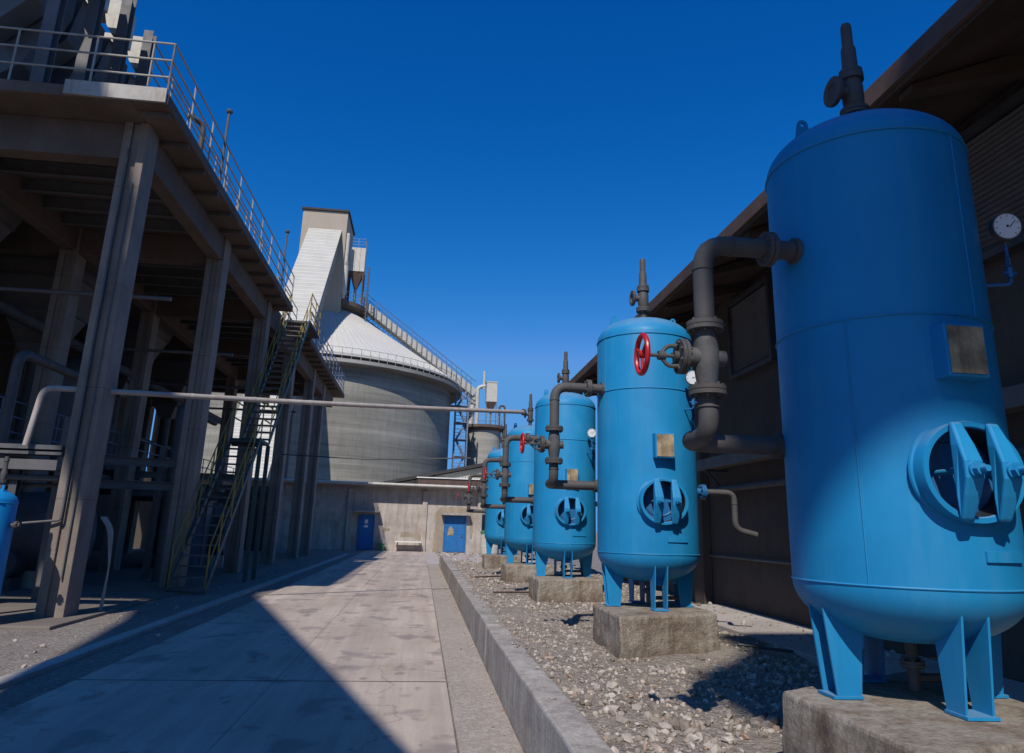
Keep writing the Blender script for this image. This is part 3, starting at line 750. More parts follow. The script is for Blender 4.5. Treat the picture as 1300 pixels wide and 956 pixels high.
for i,(x,y,lab) in enumerate(((-10.9,15.2,'tall dark cabinet standing deep under the deck behind the nearest column'),(-7.6,24.8,'tall dark cabinet under the deck beside the staircase'),(-7.9,30.5,'tall dark cabinet under the far end of the deck'))):
    q=thing('control_cabinet',lab,'cabinet',(x,y,0),'cabinets under the deck')
    m=MB(); m.box((x-.7,y,.1),(x+.7,y+.6,2.1)); m.box((x-.75,y-.04,2.102),(x+.75,y+.65,2.16)); m.build('cabinet_body',M['steel'],q,world=True,smooth=0,bevel=.01)
    for k in (0,1):
        m=MB(); m.box((x-.66+k*.67,y-.02,.16),(x-.01+k*.65,y-.002,2.04)); dr=m.build('door',M['bluesteel'],q,world=True,smooth=0)
        m=MB(); m.box((x-.09+k*.14,y-.05,1.0),(x-.06+k*.14,y-.021,1.2)); m.build('handle',M['dark'],dr,world=True,smooth=0)
for i,y in enumerate((14.4,19.6,24.9,30.1)):
    q=thing('floor_hopper',['nearest','second','third','farthest'][i]+' dark steel cone hanging under the deck between the column rows','hopper',(-10.9,y+1,8.4),'cones hanging under the deck')
    m=MB(); T=[(-12.2,y,8.45),(-9.5,y,8.45),(-9.5,y+2.4,8.45),(-12.2,y+2.4,8.45)]; B=[(-11.1,y+1,5.6),(-10.6,y+1,5.6),(-10.6,y+1.4,5.6),(-11.1,y+1.4,5.6)]
    m.add(T+B,[(0,1,2,3),(7,6,5,4),(0,4,5,1),(1,5,6,2),(2,6,7,3),(3,7,4,0)])
    for k in (.2,.5,.8):
        c4=[Vector(T[j]).lerp(Vector(B[j]),k) for j in range(4)]
        for j in range(4): m.beam(c4[j],c4[(j+1)%4],.08,.08)
    m.build('cone',M['hopper'],q,world=True,smooth=0)
    m=MB(); m.cyl((-10.85,y+1.2,5.6),(-10.85,y+1.2,2.8),.2,n=14); m.build('spout',M['pipe'],q,world=True)
for x,y in ((-7.4,13.6),(-6.4,19.4)):
    m=MB(); m.tube([(x,y,.05),(x,y,4.4),(x,y+3.2,4.4)],.09,12,.3); part(m,'riser_pipe',M['pipe'])
cb=MB()
for i in range(5):
    dx=.05*i; cb.tube([(-5.2-.01*i,13.3+dx,.05),(-5.16-.02*i,13.3+dx,.75),(-5.25,13.25+dx,1.35),(-5.38,13.2+dx,1.55)],.014,7,.15)
tag(cb.build('cable_bundle',M['rail']),'loose bundle of pale cables bending out of the nearest left column','cables')

# slab under the left columns
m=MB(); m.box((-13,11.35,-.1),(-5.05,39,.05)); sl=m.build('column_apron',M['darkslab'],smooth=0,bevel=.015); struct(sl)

# hoppers on the deck
def hopper(y,label,first=None):
    h=thing('dust_hopper',label,'hopper',(-9.1,y,ZT),'steel dust hoppers on the deck')
    xa,xb=-11.0,-8.6; ya,yb=y,y+1.15
    zt=12.1; zb=9.6; xc=(xa+xb)/2; yc=(ya+yb)/2
    m=MB(); m.box((xa,ya,zt),(-9.2,yb,15.6)); m.box((-9.198,ya,zt),(xb,yb,12.99))
    for k in range(5): m.box((xa,ya-.04,12.5+k*.65),(-9.16,ya-.002,12.58+k*.65))
    m.build('casing',M['hopper'],h,world=True,smooth=0)
    m=MB(); T=[(xa,ya,zt-.002),(xb,ya,zt-.002),(xb,yb,zt-.002),(xa,yb,zt-.002)]; B=[(xc-.2,yc-.18,zb),(xc+.2,yc-.18,zb),(xc+.2,yc+.18,zb),(xc-.2,yc+.18,zb)]
    m.add(T+B,[(0,1,2,3),(7,6,5,4),(0,4,5,1),(1,5,6,2),(2,6,7,3),(3,7,4,0)])
    for k in (.15,.42,.68):
        q=[Vector(T[i]).lerp(Vector(B[i]),k) for i in range(4)]
        for i in range(4):
            a,b=q[i],q[(i+1)%4]; m.beam(a,b,.07,.07)
    m.cyl((xc,yc,zb),(xc,yc,8.9),.16,n=14); m.build('cone',M['hopper'],h,world=True,smooth=0)
    for x,zl in ((xa+.1,15.6),(-7.27,13.02)):
        m=MB(); m.ibeam((x,ya-.08,ZT),(x,ya-.08,zl),.22,.22,.02,(0,1,0)); m.build('leg',M['hopper'],h,world=True,smooth=0)
    m=MB(); m.prism([(-8.598,13.0),(-7.385,12.97),(-7.385,12.08),(-7.58,12.08),(-7.72,12.30),(-7.80,12.62),(-7.98,12.75),(-8.598,12.75)],ya+.02,ya+.62,'y'); m.box((-7.56,ya+.1,11.95),(-7.42,ya+.5,12.078))  # jagged lower left cut puts a cast shadow's edge into the outline
    m.build('inspection_box',M['cream'],h,world=True,smooth=0,bevel=.01)
    m=MB(); m.prism([(-8.2,12.0),(-7.62,12.0),(-7.8,11.0),(-8.5,10.2),(-8.6,10.6)],ya+.1,ya+.6,'y'); m.prism([(-8.6,12.0),(-7.62,12.0),(-7.62,11.3),(-8.1,9.9),(-8.6,9.5)],ya+.66,yb-.04,'y'); m.build('discharge_chute',M['hopper'],h,world=True,smooth=0)
    return h
h0=hopper(12.30,'nearest steel dust hopper on the deck, at the top left corner')
ords=['second','third','fourth','fifth','sixth','seventh','eighth','ninth','tenth','eleventh','twelfth']
for i in range(3):
    c=copy_tree(h0); c.location.y+=1.27*(i+1); c['label']='%s dust hopper from the near end of the deck'%ords[i]
m=MB(); m.box((-7.1,16.3,10.35),(-6.3,26.5,10.42)); 
for i in range(9): m.beam((-6.7,16.6+i*1.2,10.3),(-6.7,16.6+i*1.2,ZT),.06,.06)
uw=m.build('upper_walkway',M['brown'],PB,world=True,smooth=0)
railing(PB,[(-6.32,14.2,10.42),(-6.32,26.4,10.42)],name='upper_railing')
# lamp posts and vent pipes on the deck edge
for i,(y,hh,l) in enumerate(((15.0,1.75,'thin floodlight post on the deck rail nearest the camera'),(22.2,1.9,'thin floodlight post on the deck rail just left of the tall concrete tower'))):
    lp=thing('deck_lamp',l,'lamp',(-4.84,y,ZT),'floodlight posts on the deck rail')
    m=MB(); m.cyl((-4.84,y,ZT-.3),(-4.84,y,ZT+hh),.028,n=10); m.build('post',M['steel'],lp,world=True)
    m=MB(); m.lathe([(.02,0),(.06,.03),(.07,.09),(.02,.12)],16,(-4.84,y-.06,ZT+hh),'y'); m.build('lamp_head',M['dark'],lp,world=True)
v=MB(); v.tube([(-4.95,13.9,ZT),(-4.95,13.9,ZT+.75),(-5.2,13.7,ZT+.8)],.055,12,.18)
tag(v.build('vent_pipe',M['pipe']),'bent vent pipe standing behind the deck rail near its corner','pipe')
random.seed(5)
for i,(y,w) in enumerate(((18.2,.7),(19.6,.9),(21.0,.6),(22.6,.9))):
    mt=thing('drive_motor',['small','ribbed','squat','large'][i]+' drive motor behind the deck rail, number %s towards the tower'%ords[i],'motor',(-5.45,y,ZT),'drive motors on the deck')
    m=MB(); m.lathe([(.12,0),(.2,.03),(.2,.45*w),(.16,.5*w),(.1,.6*w)],16,(-5.4,y,ZT+.45),'y')
    for k in range(5): m.torus((-5.4,y+.08+k*.07*w,ZT+.45),.205,.008,'y',20,5)
    m.build('motor_body',M['bluesteel'],mt,world=True)
    m=MB(); m.box((-5.65,y-.1,ZT),(-5.15,y+.6,ZT+.24)); m.build('motor_base',M['dark'],mt,world=True,smooth=0)

# ------------------------------------------------------------------ staircase
st=thing('steel_staircase','steel staircase with yellow handrails climbing to the deck beside the left columns','stairs',(-4.9,16.8,0))
xa,xb=-5.28,-4.52
def flight(y0,z0,y1,z1,n):
    for x in (xa,xb):
        m=MB(); m.beam((x,y0,z0+.02),(x,y1,z1-.02),.04,.15); m.build('stringer',M['green'],st,world=True,smooth=0)
        m=MB()
        for hh in (1.0,.55): m.cyl((x,y0,z0+hh),(x,y1,z1+hh),.016,n=8)
        for i in range(n//3+1):
            t_=i/(n//3); p=Vector((x,y0+(y1-y0)*t_,z0+(z1-z0)*t_)); m.cyl(p,p+Vector((0,0,1.0)),.018,n=8)
        m.build('handrail',M['yellow'],st,world=True)
    for i in range(n):
        t_=(i+.5)/n; yy=y0+(y1-y0)*t_; zz=z0+(z1-z0)*t_
        m=MB(); m.box((xa+.03,yy-.12,zz-.02),(xb-.03,yy+.12,zz+.012)); m.build('tread',M['steel'],st,world=True,smooth=0)
flight(16.8,0,20.4,3.75,17)
flight(21.5,3.75,26.0,ZT,22)
m=MB(); m.box((xa-.02,20.4,3.66),(xb+.02,21.5,3.74)); m.box((xa,20.42,3.52),(xb,20.5,3.66)); m.build('landing',M['dark'],st,world=True,smooth=0)
m=MB()
for x in (xa,xb):
    for hh in (1.0,.55): m.cyl((x,20.4,3.75+hh),(x,21.5,3.75+hh),.022,n=8)
m.build('landing_rail',M['yellow'],st,world=True)
for y in (20.45,21.45):
    m=MB(); m.ibeam((xb,y,0),(xb,y,3.66),.1,.1,.012,(0,1,0)); m.build('support_post',M['green'],st,world=True,smooth=0)
m=MB(); m.box((xa-.1,26.0,ZT-.08),(xb+.05,28.3,ZT)); m.build('top_landing',M['dark'],st,world=True,smooth=0)
railing(st,[(xb,26.0,ZT),(xb,28.3,ZT)],mat='yellow',name='top_rail')

# ------------------------------------------------------------------ pipes
lp=thing('overhead_pipe','long weathered pipe crossing the road overhead from the left rack to the fourth tank','pipe',(-6,12.2,0))
a=Vector((-6.15,12.15,3.53)); b=Vector((TX-.17,17.74,4.40)); 
m=MB(); pts=[Vector((-6.25,12.15,2.6)),a]
for i in range(1,9):
    q=a.lerp(b,i/9); q.z-=.03*math.sin(PI*i/9); pts.append(q)
pts.append(b); P_=[pts[0],pts[1]]
m.tube([pts[0],pts[1],pts[2]],.048,14,.16); m.tube(pts[2:],.048,14)
m.build('pipe_run',M['redpipe'],lp,world=True)
for i in range(3,9):
    m=MB(); q=pts[i]; d=(pts[i+1]-pts[i-1]).normalized(); m.cyl(q-d*.03,q+d*.03,.053,n=16); m.build('pipe_joint',M['rail'],lp,world=True)
fb=Vector((TX-.16,17.8,4.31))
m=MB(); m.flange(b-Vector((.01,0,0)),(b-a),.085,.04); m.build('flange',M['pipe'],lp,world=True)
m=MB(); m.tube([(-5.4,28.2,4.03),(-2,26,3.78),(1.45,23.3,3.72)],.02,8); tag(m.build('thin_pipe',M['steel']),'thin pipe crossing above the road from the far left columns to the farthest tank','pipe')
# rack at the left edge
rk=thing('pipe_rack','low steel rack and perforated cable tray left of the nearest column','rack',(-7,12.5,0))
m=MB()
for k,(z,hh) in enumerate(((2.63,.07),(2.53,.05))): m.box((-12,12.25+.03*k,z-hh),(-5.76,12.62,z))
m.build('platform',M['steel'],rk,world=True,smooth=0)
m=MB(); m.box((-12,12.28,2.24),(-5.80,12.31,2.40)); m.box((-12,12.31,2.24),(-5.80,12.6,2.26)); tr=m.build('cable_tray',M['hopper'],rk,world=True,smooth=0)
m=MB(); m.tube([(-12,12.45,2.16),(-5.8,12.45,2.12)],.05,12); m.tube([(-12,12.7,2.02),(-5.8,12.7,2.02)],.035,10); m.build('rack_pipe',M['pipe'],rk,world=True)
for x in (-6.5,-9.5):
    m=MB(); m.ibeam((x,12.55,.05),(x,12.55,2.45),.12,.12,.014,(0,1,0)); m.build('rack_post',M['dark'],rk,world=True,smooth=0)
# conduit on the nearest column
m=MB(); m.tube([(-5.60,12.30,7.95),(-5.60,12.30,1.48),(-6.1,12.2,1.42)],.020,8,.05); m.tube([(-5.44,12.31,7.3),(-5.44,12.31,.6)],.013,8)
tag(m.build('column_conduit',M['steel']),'grey conduit running down the nearest left column to the small tank','conduit')
# small blue tank at the left edge
sx,sy=-6.22,11.35; sr=.40
s=thing('small_tank','small blue tank cut by the left edge of the photo','tank',(sx,sy,.0))
m=MB(); pr=[(.01,.22)]
for i in range(1,11): a_=PI/2*i/10; pr.append((sr*math.sin(a_),.42-.2*math.cos(a_)))
for i in range(9,-1,-1): a_=PI/2*i/10; pr.append((max(.01,sr*math.sin(a_)),1.70+.22*math.cos(a_)))
m.lathe(pr,48,(sx,sy,0)); m.torus((sx,sy,1.70),sr,.006); m.torus((sx,sy,.42),sr,.006); m.build('shell',M['blue'],s,world=True)
for a_ in (0,90,180,270):
    m=MB(); q=rad(a_+20); c=Vector((sx+math.cos(q)*.28,sy+math.sin(q)*.28,0)); m.beam(c,c+Vector((0,0,.4)),.1,.05); m.build('leg',M['blue'],s,world=True,smooth=0)
m=MB(); vx_=sx+.17; m.cyl((vx_,sy,1.85),(vx_,sy,1.98),.03,n=12); m.flange((vx_,sy,2.0),(0,0,1),.055,.03,6); m.lathe([(.035,2.02),(.045,2.08),(.045,2.14),(.03,2.18),(.028,2.28),(.035,2.29),(.03,2.36)],16,(vx_,sy,0)); m.build('safety_valve',M['pipe'],s,world=True)
m=MB(); m.cyl((sx+.3,sy,1.4),(sx+.52,sy,1.4),.03,n=12); m.flange((sx+.47,sy,1.4),(1,0,0),.055,.03,6); m.build('outlet_nozzle',M['pipe'],s,world=True)
m=MB(); m.cyl((sx+.24,sy-.08,1.84),(sx+.24,sy-.07,1.95),.02,n=10); m.build('lifting_lug',M['blue'],s,world=True)

# ------------------------------------------------------------------ rear building across the road end
YW=46.3
rb=thing('rear_building','low plastered building closing the end of the road, two blue doors','building',(-3,YW,0))
m=MB(); m.box((-20,YW,0),(3.75,YW+8,3.85)); m.build('wall',M['plaster'],rb,world=True,smooth=0)
m=MB(); m.box((-20.3,YW-.85,3.852),(4.0,YW+8.4,4.02)); m.build('roof_slab',M['kerb'],rb,world=True,smooth=0,bevel=.01)
m=MB(); m.tube([(-20,YW-.9,4.05),(3.2,YW-.9,3.97)],.085,12); m.build('gutter_pipe',M['cream'],rb,world=True)
for x in (-9.2,-4.6,0.0,3.45):
    m=MB(); m.box((x,YW-.14,0),(x+.3,YW-.002,3.7)); m.build('pilaster',M['plaster'],rb,world=True,smooth=0,bevel=.02)
def door(x0,x1,z1,name='door'):
    m=MB(); m.box((x0,YW-.05,.05),(x1,YW-.003,z1)); m.box((x0+.06,YW-.06,.12),(x1-.06,YW-.052,z1*.48)); m.box((x0+.06,YW-.06,z1*.52),(x1-.06,YW-.052,z1-.06))
    d=m.build(name,M['blue_door'],rb,world=True,smooth=0,bevel=.004)
    m=MB(); m.cyl((x1-.14,YW-.12,1.02),(x1-.14,YW-.05,1.02),.02,n=8); m.cyl((x1-.14,YW-.12,1.02),(x1-.26,YW-.12,1.02),.012,n=8); m.build('handle',M['steel'],d,world=True)
    m=MB(); m.box((x0-.07,YW-.09,.0),(x0-.002,YW-.004,z1+.08)); m.box((x1+.002,YW-.09,0),(x1+.07,YW-.004,z1+.08)); m.box((x0,YW-.09,z1+.002),(x1,YW-.004,z1+.08)); m.build('frame',M['blue_door'],d,world=True,smooth=0)
    return d
d1=door(-3.78,-2.95,2.05); d2=door(1.45,2.70,2.12)
m=MB(); m.box((-3.48,YW-.066,1.62),(-3.28,YW-.062,1.85)); m.box((-3.50,YW-.066,1.38),(-3.26,YW-.062,1.52)); m.build('notice',M['white'],d1,world=True,smooth=0)
m=MB(); m.prism([(1.62,1.05),(2.02,1.05),(1.98,1.42),(1.82,1.62),(1.70,1.48)],YW-.068,YW-.062,'y'); m.build('notice',M['plate'],d2,world=True,smooth=0)
m=MB(); m.box((-4.15,YW-.7,2.28),(-2.6,YW-.003,2.38)); m.build('door_canopy',M['kerb'],rb,world=True,smooth=0,bevel=.01)
m=MB(); m.box((1.2,YW-.55,2.26),(3.0,YW-.003,2.38)); m.build('door_canopy',M['kerb'],rb,world=True,smooth=0,bevel=.01)
# rough mortar patch round the second door
random.seed(9)
def blob(poly,amp,d):
    out=[]
    for i in range(len(poly)):
        a=Vector(poly[i]+(0,)) ; b=Vector(poly[(i+1)%len(poly)]+(0,))
        n_=max(2,int((b-a).length/.12))
        for k_ in range(n_):
            q=a.lerp(b,k_/n_); out.append((q.x+random.uniform(-amp,amp),max(.03,q.y+random.uniform(-amp,amp))))
    mm=MB(); mm.prism(out,YW-d,YW-.001,'y'); return mm
blob([(.78,.05),(1.36,.05),(1.36,2.24),(3.02,2.24),(3.02,.9),(3.2,.9),(3.22,2.5),(2.7,2.78),(1.1,2.76),(.85,2.3)],.05,.014).build('mortar_patch',M['patch'],rb,world=True,smooth=0)
blob([(-1.3,.9),(-.2,.8),(.0,.75),(-.1,1.05),(-.8,1.2),(-1.2,1.15)],.05,.012).build('mortar_patch',M['patch'],rb,world=True,smooth=0)
blob([(-2.4,1.2),(-1.95,1.2),(-1.95,1.38),(-2.35,1.4)],.03,.012).build('mortar_patch',M['patch'],rb,world=True,smooth=0)
bn=thing('bench','pale plank bench against the rear wall between the two blue doors','bench',(-.8,YW-.5,0))
m=MB(); m.box((-1.55,YW-.62,.56),(.05,YW-.2,.63)); m.build('seat',M['white'],bn,world=True,smooth=0,bevel=.008)
for x in (-1.42,-.1):
    m=MB(); m.box((x,YW-.58,.02),(x+.06,YW-.54,.56)); m.box((x,YW-.28,.02),(x+.06,YW-.24,.56)); m.box((x,YW-.54,.3),(x+.06,YW-.28,.35)); m.build('leg',M['dark'],bn,world=True,smooth=0)
bk=thing('bin','small dark green bin beside the shaded blue door','bin',(-2.4,YW-.4,0))
m=MB(); m.box((-2.52,YW-.5,.02),(-2.18,YW-.2,.42)); m.box((-2.55,YW-.53,.42),(-2.15,YW-.17,.47)); m.build('bin_body',M['barrelgreen'],bk,world=True,smooth=0,bevel=.01)
# shed behind with mono pitch gable
sd=thing('corrugated_shed','cream corrugated shed with a sloping dark roof behind the rear building','shed',(1,55,0))
m=MB(); m.prism([(-6.5,3.5),(9,3.5),(9,7.05),(-6.5,3.60)],55,75,'y'); m.build('wall',M['shed'],sd,world=True,smooth=0)
m=MB(); m.prism([(-7,3.55),(9.3,7.18),(9.3,7.42),(-7,3.77)],54.6,75.3,'y'); m.build('roof',M['roofdark'],sd,world=True,smooth=0)
m=MB(); m.box((-.45,54.2,4.15),(6.2,54.99,5.0)); m.build('canopy',M['brown'],sd,world=True,smooth=0)
m=MB(); m.box((-.55,54.1,5.002),(6.3,54.99,5.08)); m.build('canopy_flashing',M['white'],sd,world=True,smooth=0)
# barrel and box by the far pads
bl=thing('barrel','pale barrel with a green lid standing beyond the farthest tank','barrel',(3.9,41.5,0))
m=MB(); m.lathe([(.5,.02),(.52,.05),(.52,.5),(.54,.52),(.52,.54),(.52,1.0),(.54,1.02),(.52,1.04),(.52,1.25)],28,(3.85,41.5,0)); m.build('drum_body',M['cream'],bl,world=True)
m=MB(); m.lathe([(.55,1.25),(.55,1.36),(.4,1.42)],28,(3.85,41.5,0)); m.build('lid',M['barrelgreen'],bl,world=True)
bo=thing('crate','bright blue crate on the ground beyond the farthest tank','crate',(4.5,38.3,0))
m=MB(); m.box((4.2,38,.02),(4.9,38.6,.8))
for z in (.15,.4,.65): m.box((4.18,37.98,z),(4.92,37.999,z+.07))
m.build('crate_body',M['blue_door'],bo,world=True,smooth=0,bevel=.01)

# ------------------------------------------------------------------ silo
SC=(-11.6,77.1); 
si=thing('silo','huge round concrete silo with white cone roof behind the rear building','silo',(SC[0],SC[1],0))
ctr=(SC[0],SC[1],0)
m=MB(); m.lathe([(13.95,0),(13.95,15.2)],128,ctr); m.build('wall',M['silo'],si,world=True)
m=MB(); m.lathe([(13.9,15.202),(15.05,15.25),(15.1,15.3),(15.1,15.62),(14.0,15.62)],128,ctr); m.build('ring_beam',M['silo2'],si,world=True,smooth=25)
m=MB(); m.lathe([(14.6,15.622),(14.6,16.0)],128,ctr); m.build('roof_kerb',M['roofdark'],si,world=True)
m=MB(); RR=[(14.9,16.0),(3.3,23.55)]
m.lathe([(14.9,15.95),(14.9,16.02),(3.3,23.55)],128,ctr)
for i in range(128):
    a=2*PI*i/128; c_,s_=math.cos(a),math.sin(a)
    m.beam((SC[0]+14.9*c_,SC[1]+14.9*s_,16.05),(SC[0]+3.4*c_,SC[1]+3.4*s_,23.53),.07,.09)
m.build('cone_roof',M['cone'],si,world=True,smooth=25)
m=MB(); n=110
for i in range(n):
    a=2*PI*i/n; b_=2*PI*(i+1)/n
    p=Vector((SC[0]+14.85*math.cos(a),SC[1]+14.85*math.sin(a),15.62)); q=Vector((SC[0]+14.85*math.cos(b_),SC[1]+14.85*math.sin(b_),15.62))
    m.cyl(p,p+Vector((0,0,1.05)),.028,n=5)
    for hh in (.5,1.05): m.cyl(p+Vector((0,0,hh)),q+Vector((0,0,hh)),.024,n=5,cap=False)
m.build('roof_railing',M['rail'],si,world=True)
m=MB(); m.lathe([(3.3,22.6),(3.5,23.5),(4.35,23.9),(4.35,24.35),(1,24.35)],48,ctr); m.build('top_platform',M['deckc'],si,world=True,smooth=25)
m=MB(); n=26
for i in range(n):
    a=2*PI*i/n; b_=2*PI*(i+1)/n
    p=Vector((SC[0]+4.1*math.cos(a),SC[1]+4.1*math.sin(a),24.35)); q=Vector((SC[0]+4.1*math.cos(b_),SC[1]+4.1*math.sin(b_),24.35))
    m.cyl(p,p+Vector((0,0,1.05)),.03,n=5)
    for hh in (.5,1.05): m.cyl(p+Vector((0,0,hh)),q+Vector((0,0,hh)),.026,n=5,cap=False)
m.build('platform_railing',M['rail'],si,world=True)
# headhouse
hh_=thing('headhouse_tower','tall pale concrete headhouse tower rising above the silo','tower',(-12,75,23))
m=MB(); m.box((-14.45,72.6,21.5),(-9.75,78.8,33.9)); m.build('tower_wall',M['tower'],hh_,world=True,smooth=0,bevel=.04)
m=MB(); m.box((-14.6,72.4,33.902),(-9.6,79.0,34.12)); m.build('tower_roof',M['roofdark'],hh_,world=True,smooth=0)
m=MB(); m.box((-9.748,76.3,25.2),(-9.70,77.6,27.6)); m.build('tower_door',M['dark'],hh_,world=True,smooth=0)
# inclined gallery
ga=thing('inclined_gallery','steep white corrugated conveyor gallery climbing to the headhouse tower','gallery',(-12,60,0))
m=MB(); p0=Vector((0,47.5,1.6)); p1=Vector((0,72.6,31.3)); 
m.prism([(48.5,.4),(72.55,29.0),(72.55,31.6),(48.5,3.0)],-13.55,-10.40,'x'); m.build('gallery_body',M['galleryside'],ga,world=True,smooth=0)
m=MB(); m.prism([(48.4,3.02),(72.55,31.64),(72.55,31.8),(48.4,3.18)],-13.7,-10.25,'x'); m.build('gallery_roof',M['gallery'],ga,world=True,smooth=0)
for y,z in ((52,3.5),(58,10),(66,18)):
    for x in (-13.3,-10.7):
        m=MB(); m.beam((x,y,0),(x,y,z+.8),.25,.25); m.build('trestle_leg',M['steel'],ga,world=True,smooth=0)
# dust filter on the silo platform
df=thing('filter_unit','cream dust filter box with railing beside the headhouse tower','filter',(-8.3,75,24.35))
m=MB(); m.box((-9.35,74.2,27.9),(-7.75,75.6,30.6)); 
for k in range(4): m.beam((-9.35+k*.53,74.17,27.9),(-9.35+k*.53,74.17,30.6),.06,.05,(0,1,0))
m.build('casing',M['cream'],df,world=True,smooth=0)
m=MB(); T=[(-9.3,74.25,27.895),(-7.8,74.25,27.895),(-7.8,75.55,27.895),(-9.3,75.55,27.895)]; B=[(-8.75,74.8,26.1),(-8.4,74.8,26.1),(-8.4,75.1,26.1),(-8.75,75.1,26.1)]
m.add(T+B,[(0,1,2,3),(7,6,5,4),(0,4,5,1),(1,5,6,2),(2,6,7,3),(3,7,4,0)]); m.cyl((-8.57,74.95,26.1),(-8.57,74.95,24.4),.14,n=10); m.build('hopper',M['brown'],df,world=True,smooth=0)
for x in (-9.3,-7.8):
    for y in (74.3,75.5):
        m=MB(); m.beam((x,y,24.35),(x,y,27.9),.13,.13); m.build('leg',M['brown'],df,world=True,smooth=0)
railing(df,[(-9.3,74.25,30.6),(-7.8,74.25,30.6),(-7.8,75.5,30.6)],mat='rail',step=.7)
m=MB(); m.tube([(-9.55,72.9,24.4),(-9.55,72.9,31.6)],.2,14); m.cyl((-9.55,72.9,27.9),(-9.55,72.9,28.3),.2,.32,n=14); m.cyl((-9.55,72.9,24.8),(-9.55,72.9,27.9),.32,n=14)
m.build('exhaust_duct',M['cream'],df,world=True)
m=MB(); m.ibeam((-7.2,74.3,21.8),(-7.2,74.3,28.5),.16,.16,.03,(0,1,0)); 
for k in range(16): m.beam((-7.5,74.3,22+k*.42),(-7.2,74.3,22+k*.42),.05,.05)
m.build('ladder',M['dark'],df,world=True,smooth=0)
# inclined conveyor to the small silo
cv=thing('truss_conveyor','pale truss conveyor sloping down from the silo top to the small silo','conveyor',(-1,75,20))
a=Vector((-7.6,76.5,24.7)); b=Vector((5.0,80.2,16.3)); 
m=MB(); m.beam(a,b,.9,.85); m.build('conveyor_cover',M['cream'],cv,world=True,smooth=0)
m=MB(); n=22; dn=Vector((0,0,-1.0)); sd_=(b-a).cross(Vector((0,0,1))).normalized()*.62
for s_ in (-1,1):
    m.beam(a+sd_*s_+dn,b+sd_*s_+dn,.09,.09); m.beam(a+sd_*s_+Vector((0,0,1.25)),b+sd_*s_+Vector((0,0,1.25)),.05,.05)
    for i in range(n):
        p=a.lerp(b,i/n)+sd_*s_; q=a.lerp(b,(i+1)/n)+sd_*s_
        m.beam(p+dn,q+Vector((0,0,-.3)),.05,.05); m.beam(p+dn,p+Vector((0,0,1.25)),.05,.05)
m.build('truss',M['steel'],cv,world=True,smooth=0)
m=MB(); m.tube([b+Vector((-.3,0,.1)),b+Vector((.0,0,-.6)),Vector((4.75,80.2,12.6))],.3,12,.3); m.build('chute',M['cream'],cv,world=True)
# stair tower between silos
sw=thing('stair_tower','dark blue steel stair tower between the big silo and the small silo','stairs',(3.5,75,0))
m=MB(); x0,x1,y0,y1=2.85,4.15,74.5,76.2
for x in (x0,x1):
    for y in (y0,y1): m.beam((x,y,0),(x,y,15.2),.14,.14)
m.build('frame',M['bluesteel'],sw,world=True,smooth=0)
for i in range(8):
    z=1.6+i*1.75; m=MB(); m.box((x0-.1,y0-.1,z),(x1+.1,y1,z+.08)); m.build('landing',M['bluesteel'],sw,world=True,smooth=0)
    railing(sw,[(x0,y0,z+.08),(x1,y0,z+.08)],mat='bluesteel',rails=(1.0,.65,.3),step=.6,r=.03)
    m=MB(); f_=1 if i%2 else -1; xa_,xb_=(x0+.2,x1-.2)[::f_]
    m.beam((xa_,y0+.3,z+.08),(xb_,y0+.3,z+1.75),.07,.2); m.beam((xa_,y0+.9,z+.08),(xb_,y0+.9,z+1.75),.07,.2)
    for k in range(8): m.box((min(xa_,xb_)-.0+k*.11,y0+.3,z+.15+(k if xa_<xb_ else 7-k)*.2),(min(xa_,xb_)+.1+k*.11,y0+.9,z+.19+(k if xa_<xb_ else 7-k)*.2))
    m.build('stair_flight',M['bluesteel'],sw,world=True,smooth=0)
m=MB(); m.beam((1.2,77,14.4),(5,80,14.4),.8,.1); m.build('bridge',M['bluesteel'],sw,world=True,smooth=0)
# small silo
ss=thing('small_silo','small round concrete silo with pipes on top beside the stair tower','silo',(6.4,80.5,0))
c2=(6.35,80.5,0)
m=MB(); m.lathe([(1.95,0),(1.95,12.0)],64,c2); m.build('wall',M['silo2'],ss,world=True)
m=MB(); m.lathe([(1.95,12.002),(2.35,12.25),(2.45,12.3),(2.45,12.6),(1,12.6)],64,c2); m.build('top_slab',M['deckc'],ss,world=True,smooth=25)
m=MB(); n=14
for i in range(n):
    a=2*PI*i/n; b_=2*PI*(i+1)/n
    p=Vector((c2[0]+2.35*math.cos(a),c2[1]+2.35*math.sin(a),12.6)); q=Vector((c2[0]+2.35*math.cos(b_),c2[1]+2.35*math.sin(b_),12.6))
    m.cyl(p,p+Vector((0,0,1.0)),.025,n=5)
    for hh in (.5,1.0): m.cyl(p+Vector((0,0,hh)),q+Vector((0,0,hh)),.02,n=5,cap=False)
m.build('railing',M['rail'],ss,world=True)
m=MB(); m.box((6.45,79.8,15.4),(7.65,81,17.6)); m.box((6.4,79.75,17.602),(7.7,81.05,17.72)); fu=m.build('filter_box',M['cream'],ss,world=True,smooth=0)
m=MB(); T=[(6.47,79.82,15.395),(7.63,79.82,15.395),(7.63,80.98,15.395),(6.47,80.98,15.395)]; B=[(6.95,80.3,14.1),(7.15,80.3,14.1),(7.15,80.5,14.1),(6.95,80.5,14.1)]
m.add(T+B,[(0,1,2,3),(7,6,5,4),(0,4,5,1),(1,5,6,2),(2,6,7,3),(3,7,4,0)]); m.cyl((7.05,80.4,14.1),(7.05,80.4,12.6),.08,n=8)
m.build('filter_hopper',M['brown'],ss,world=True,smooth=0)
for x in (6.5,7.6):
    m=MB(); m.beam((x,79.9,12.6),(x,79.9,15.4),.09,.09); m.build('filter_leg',M['steel'],ss,world=True,smooth=0)
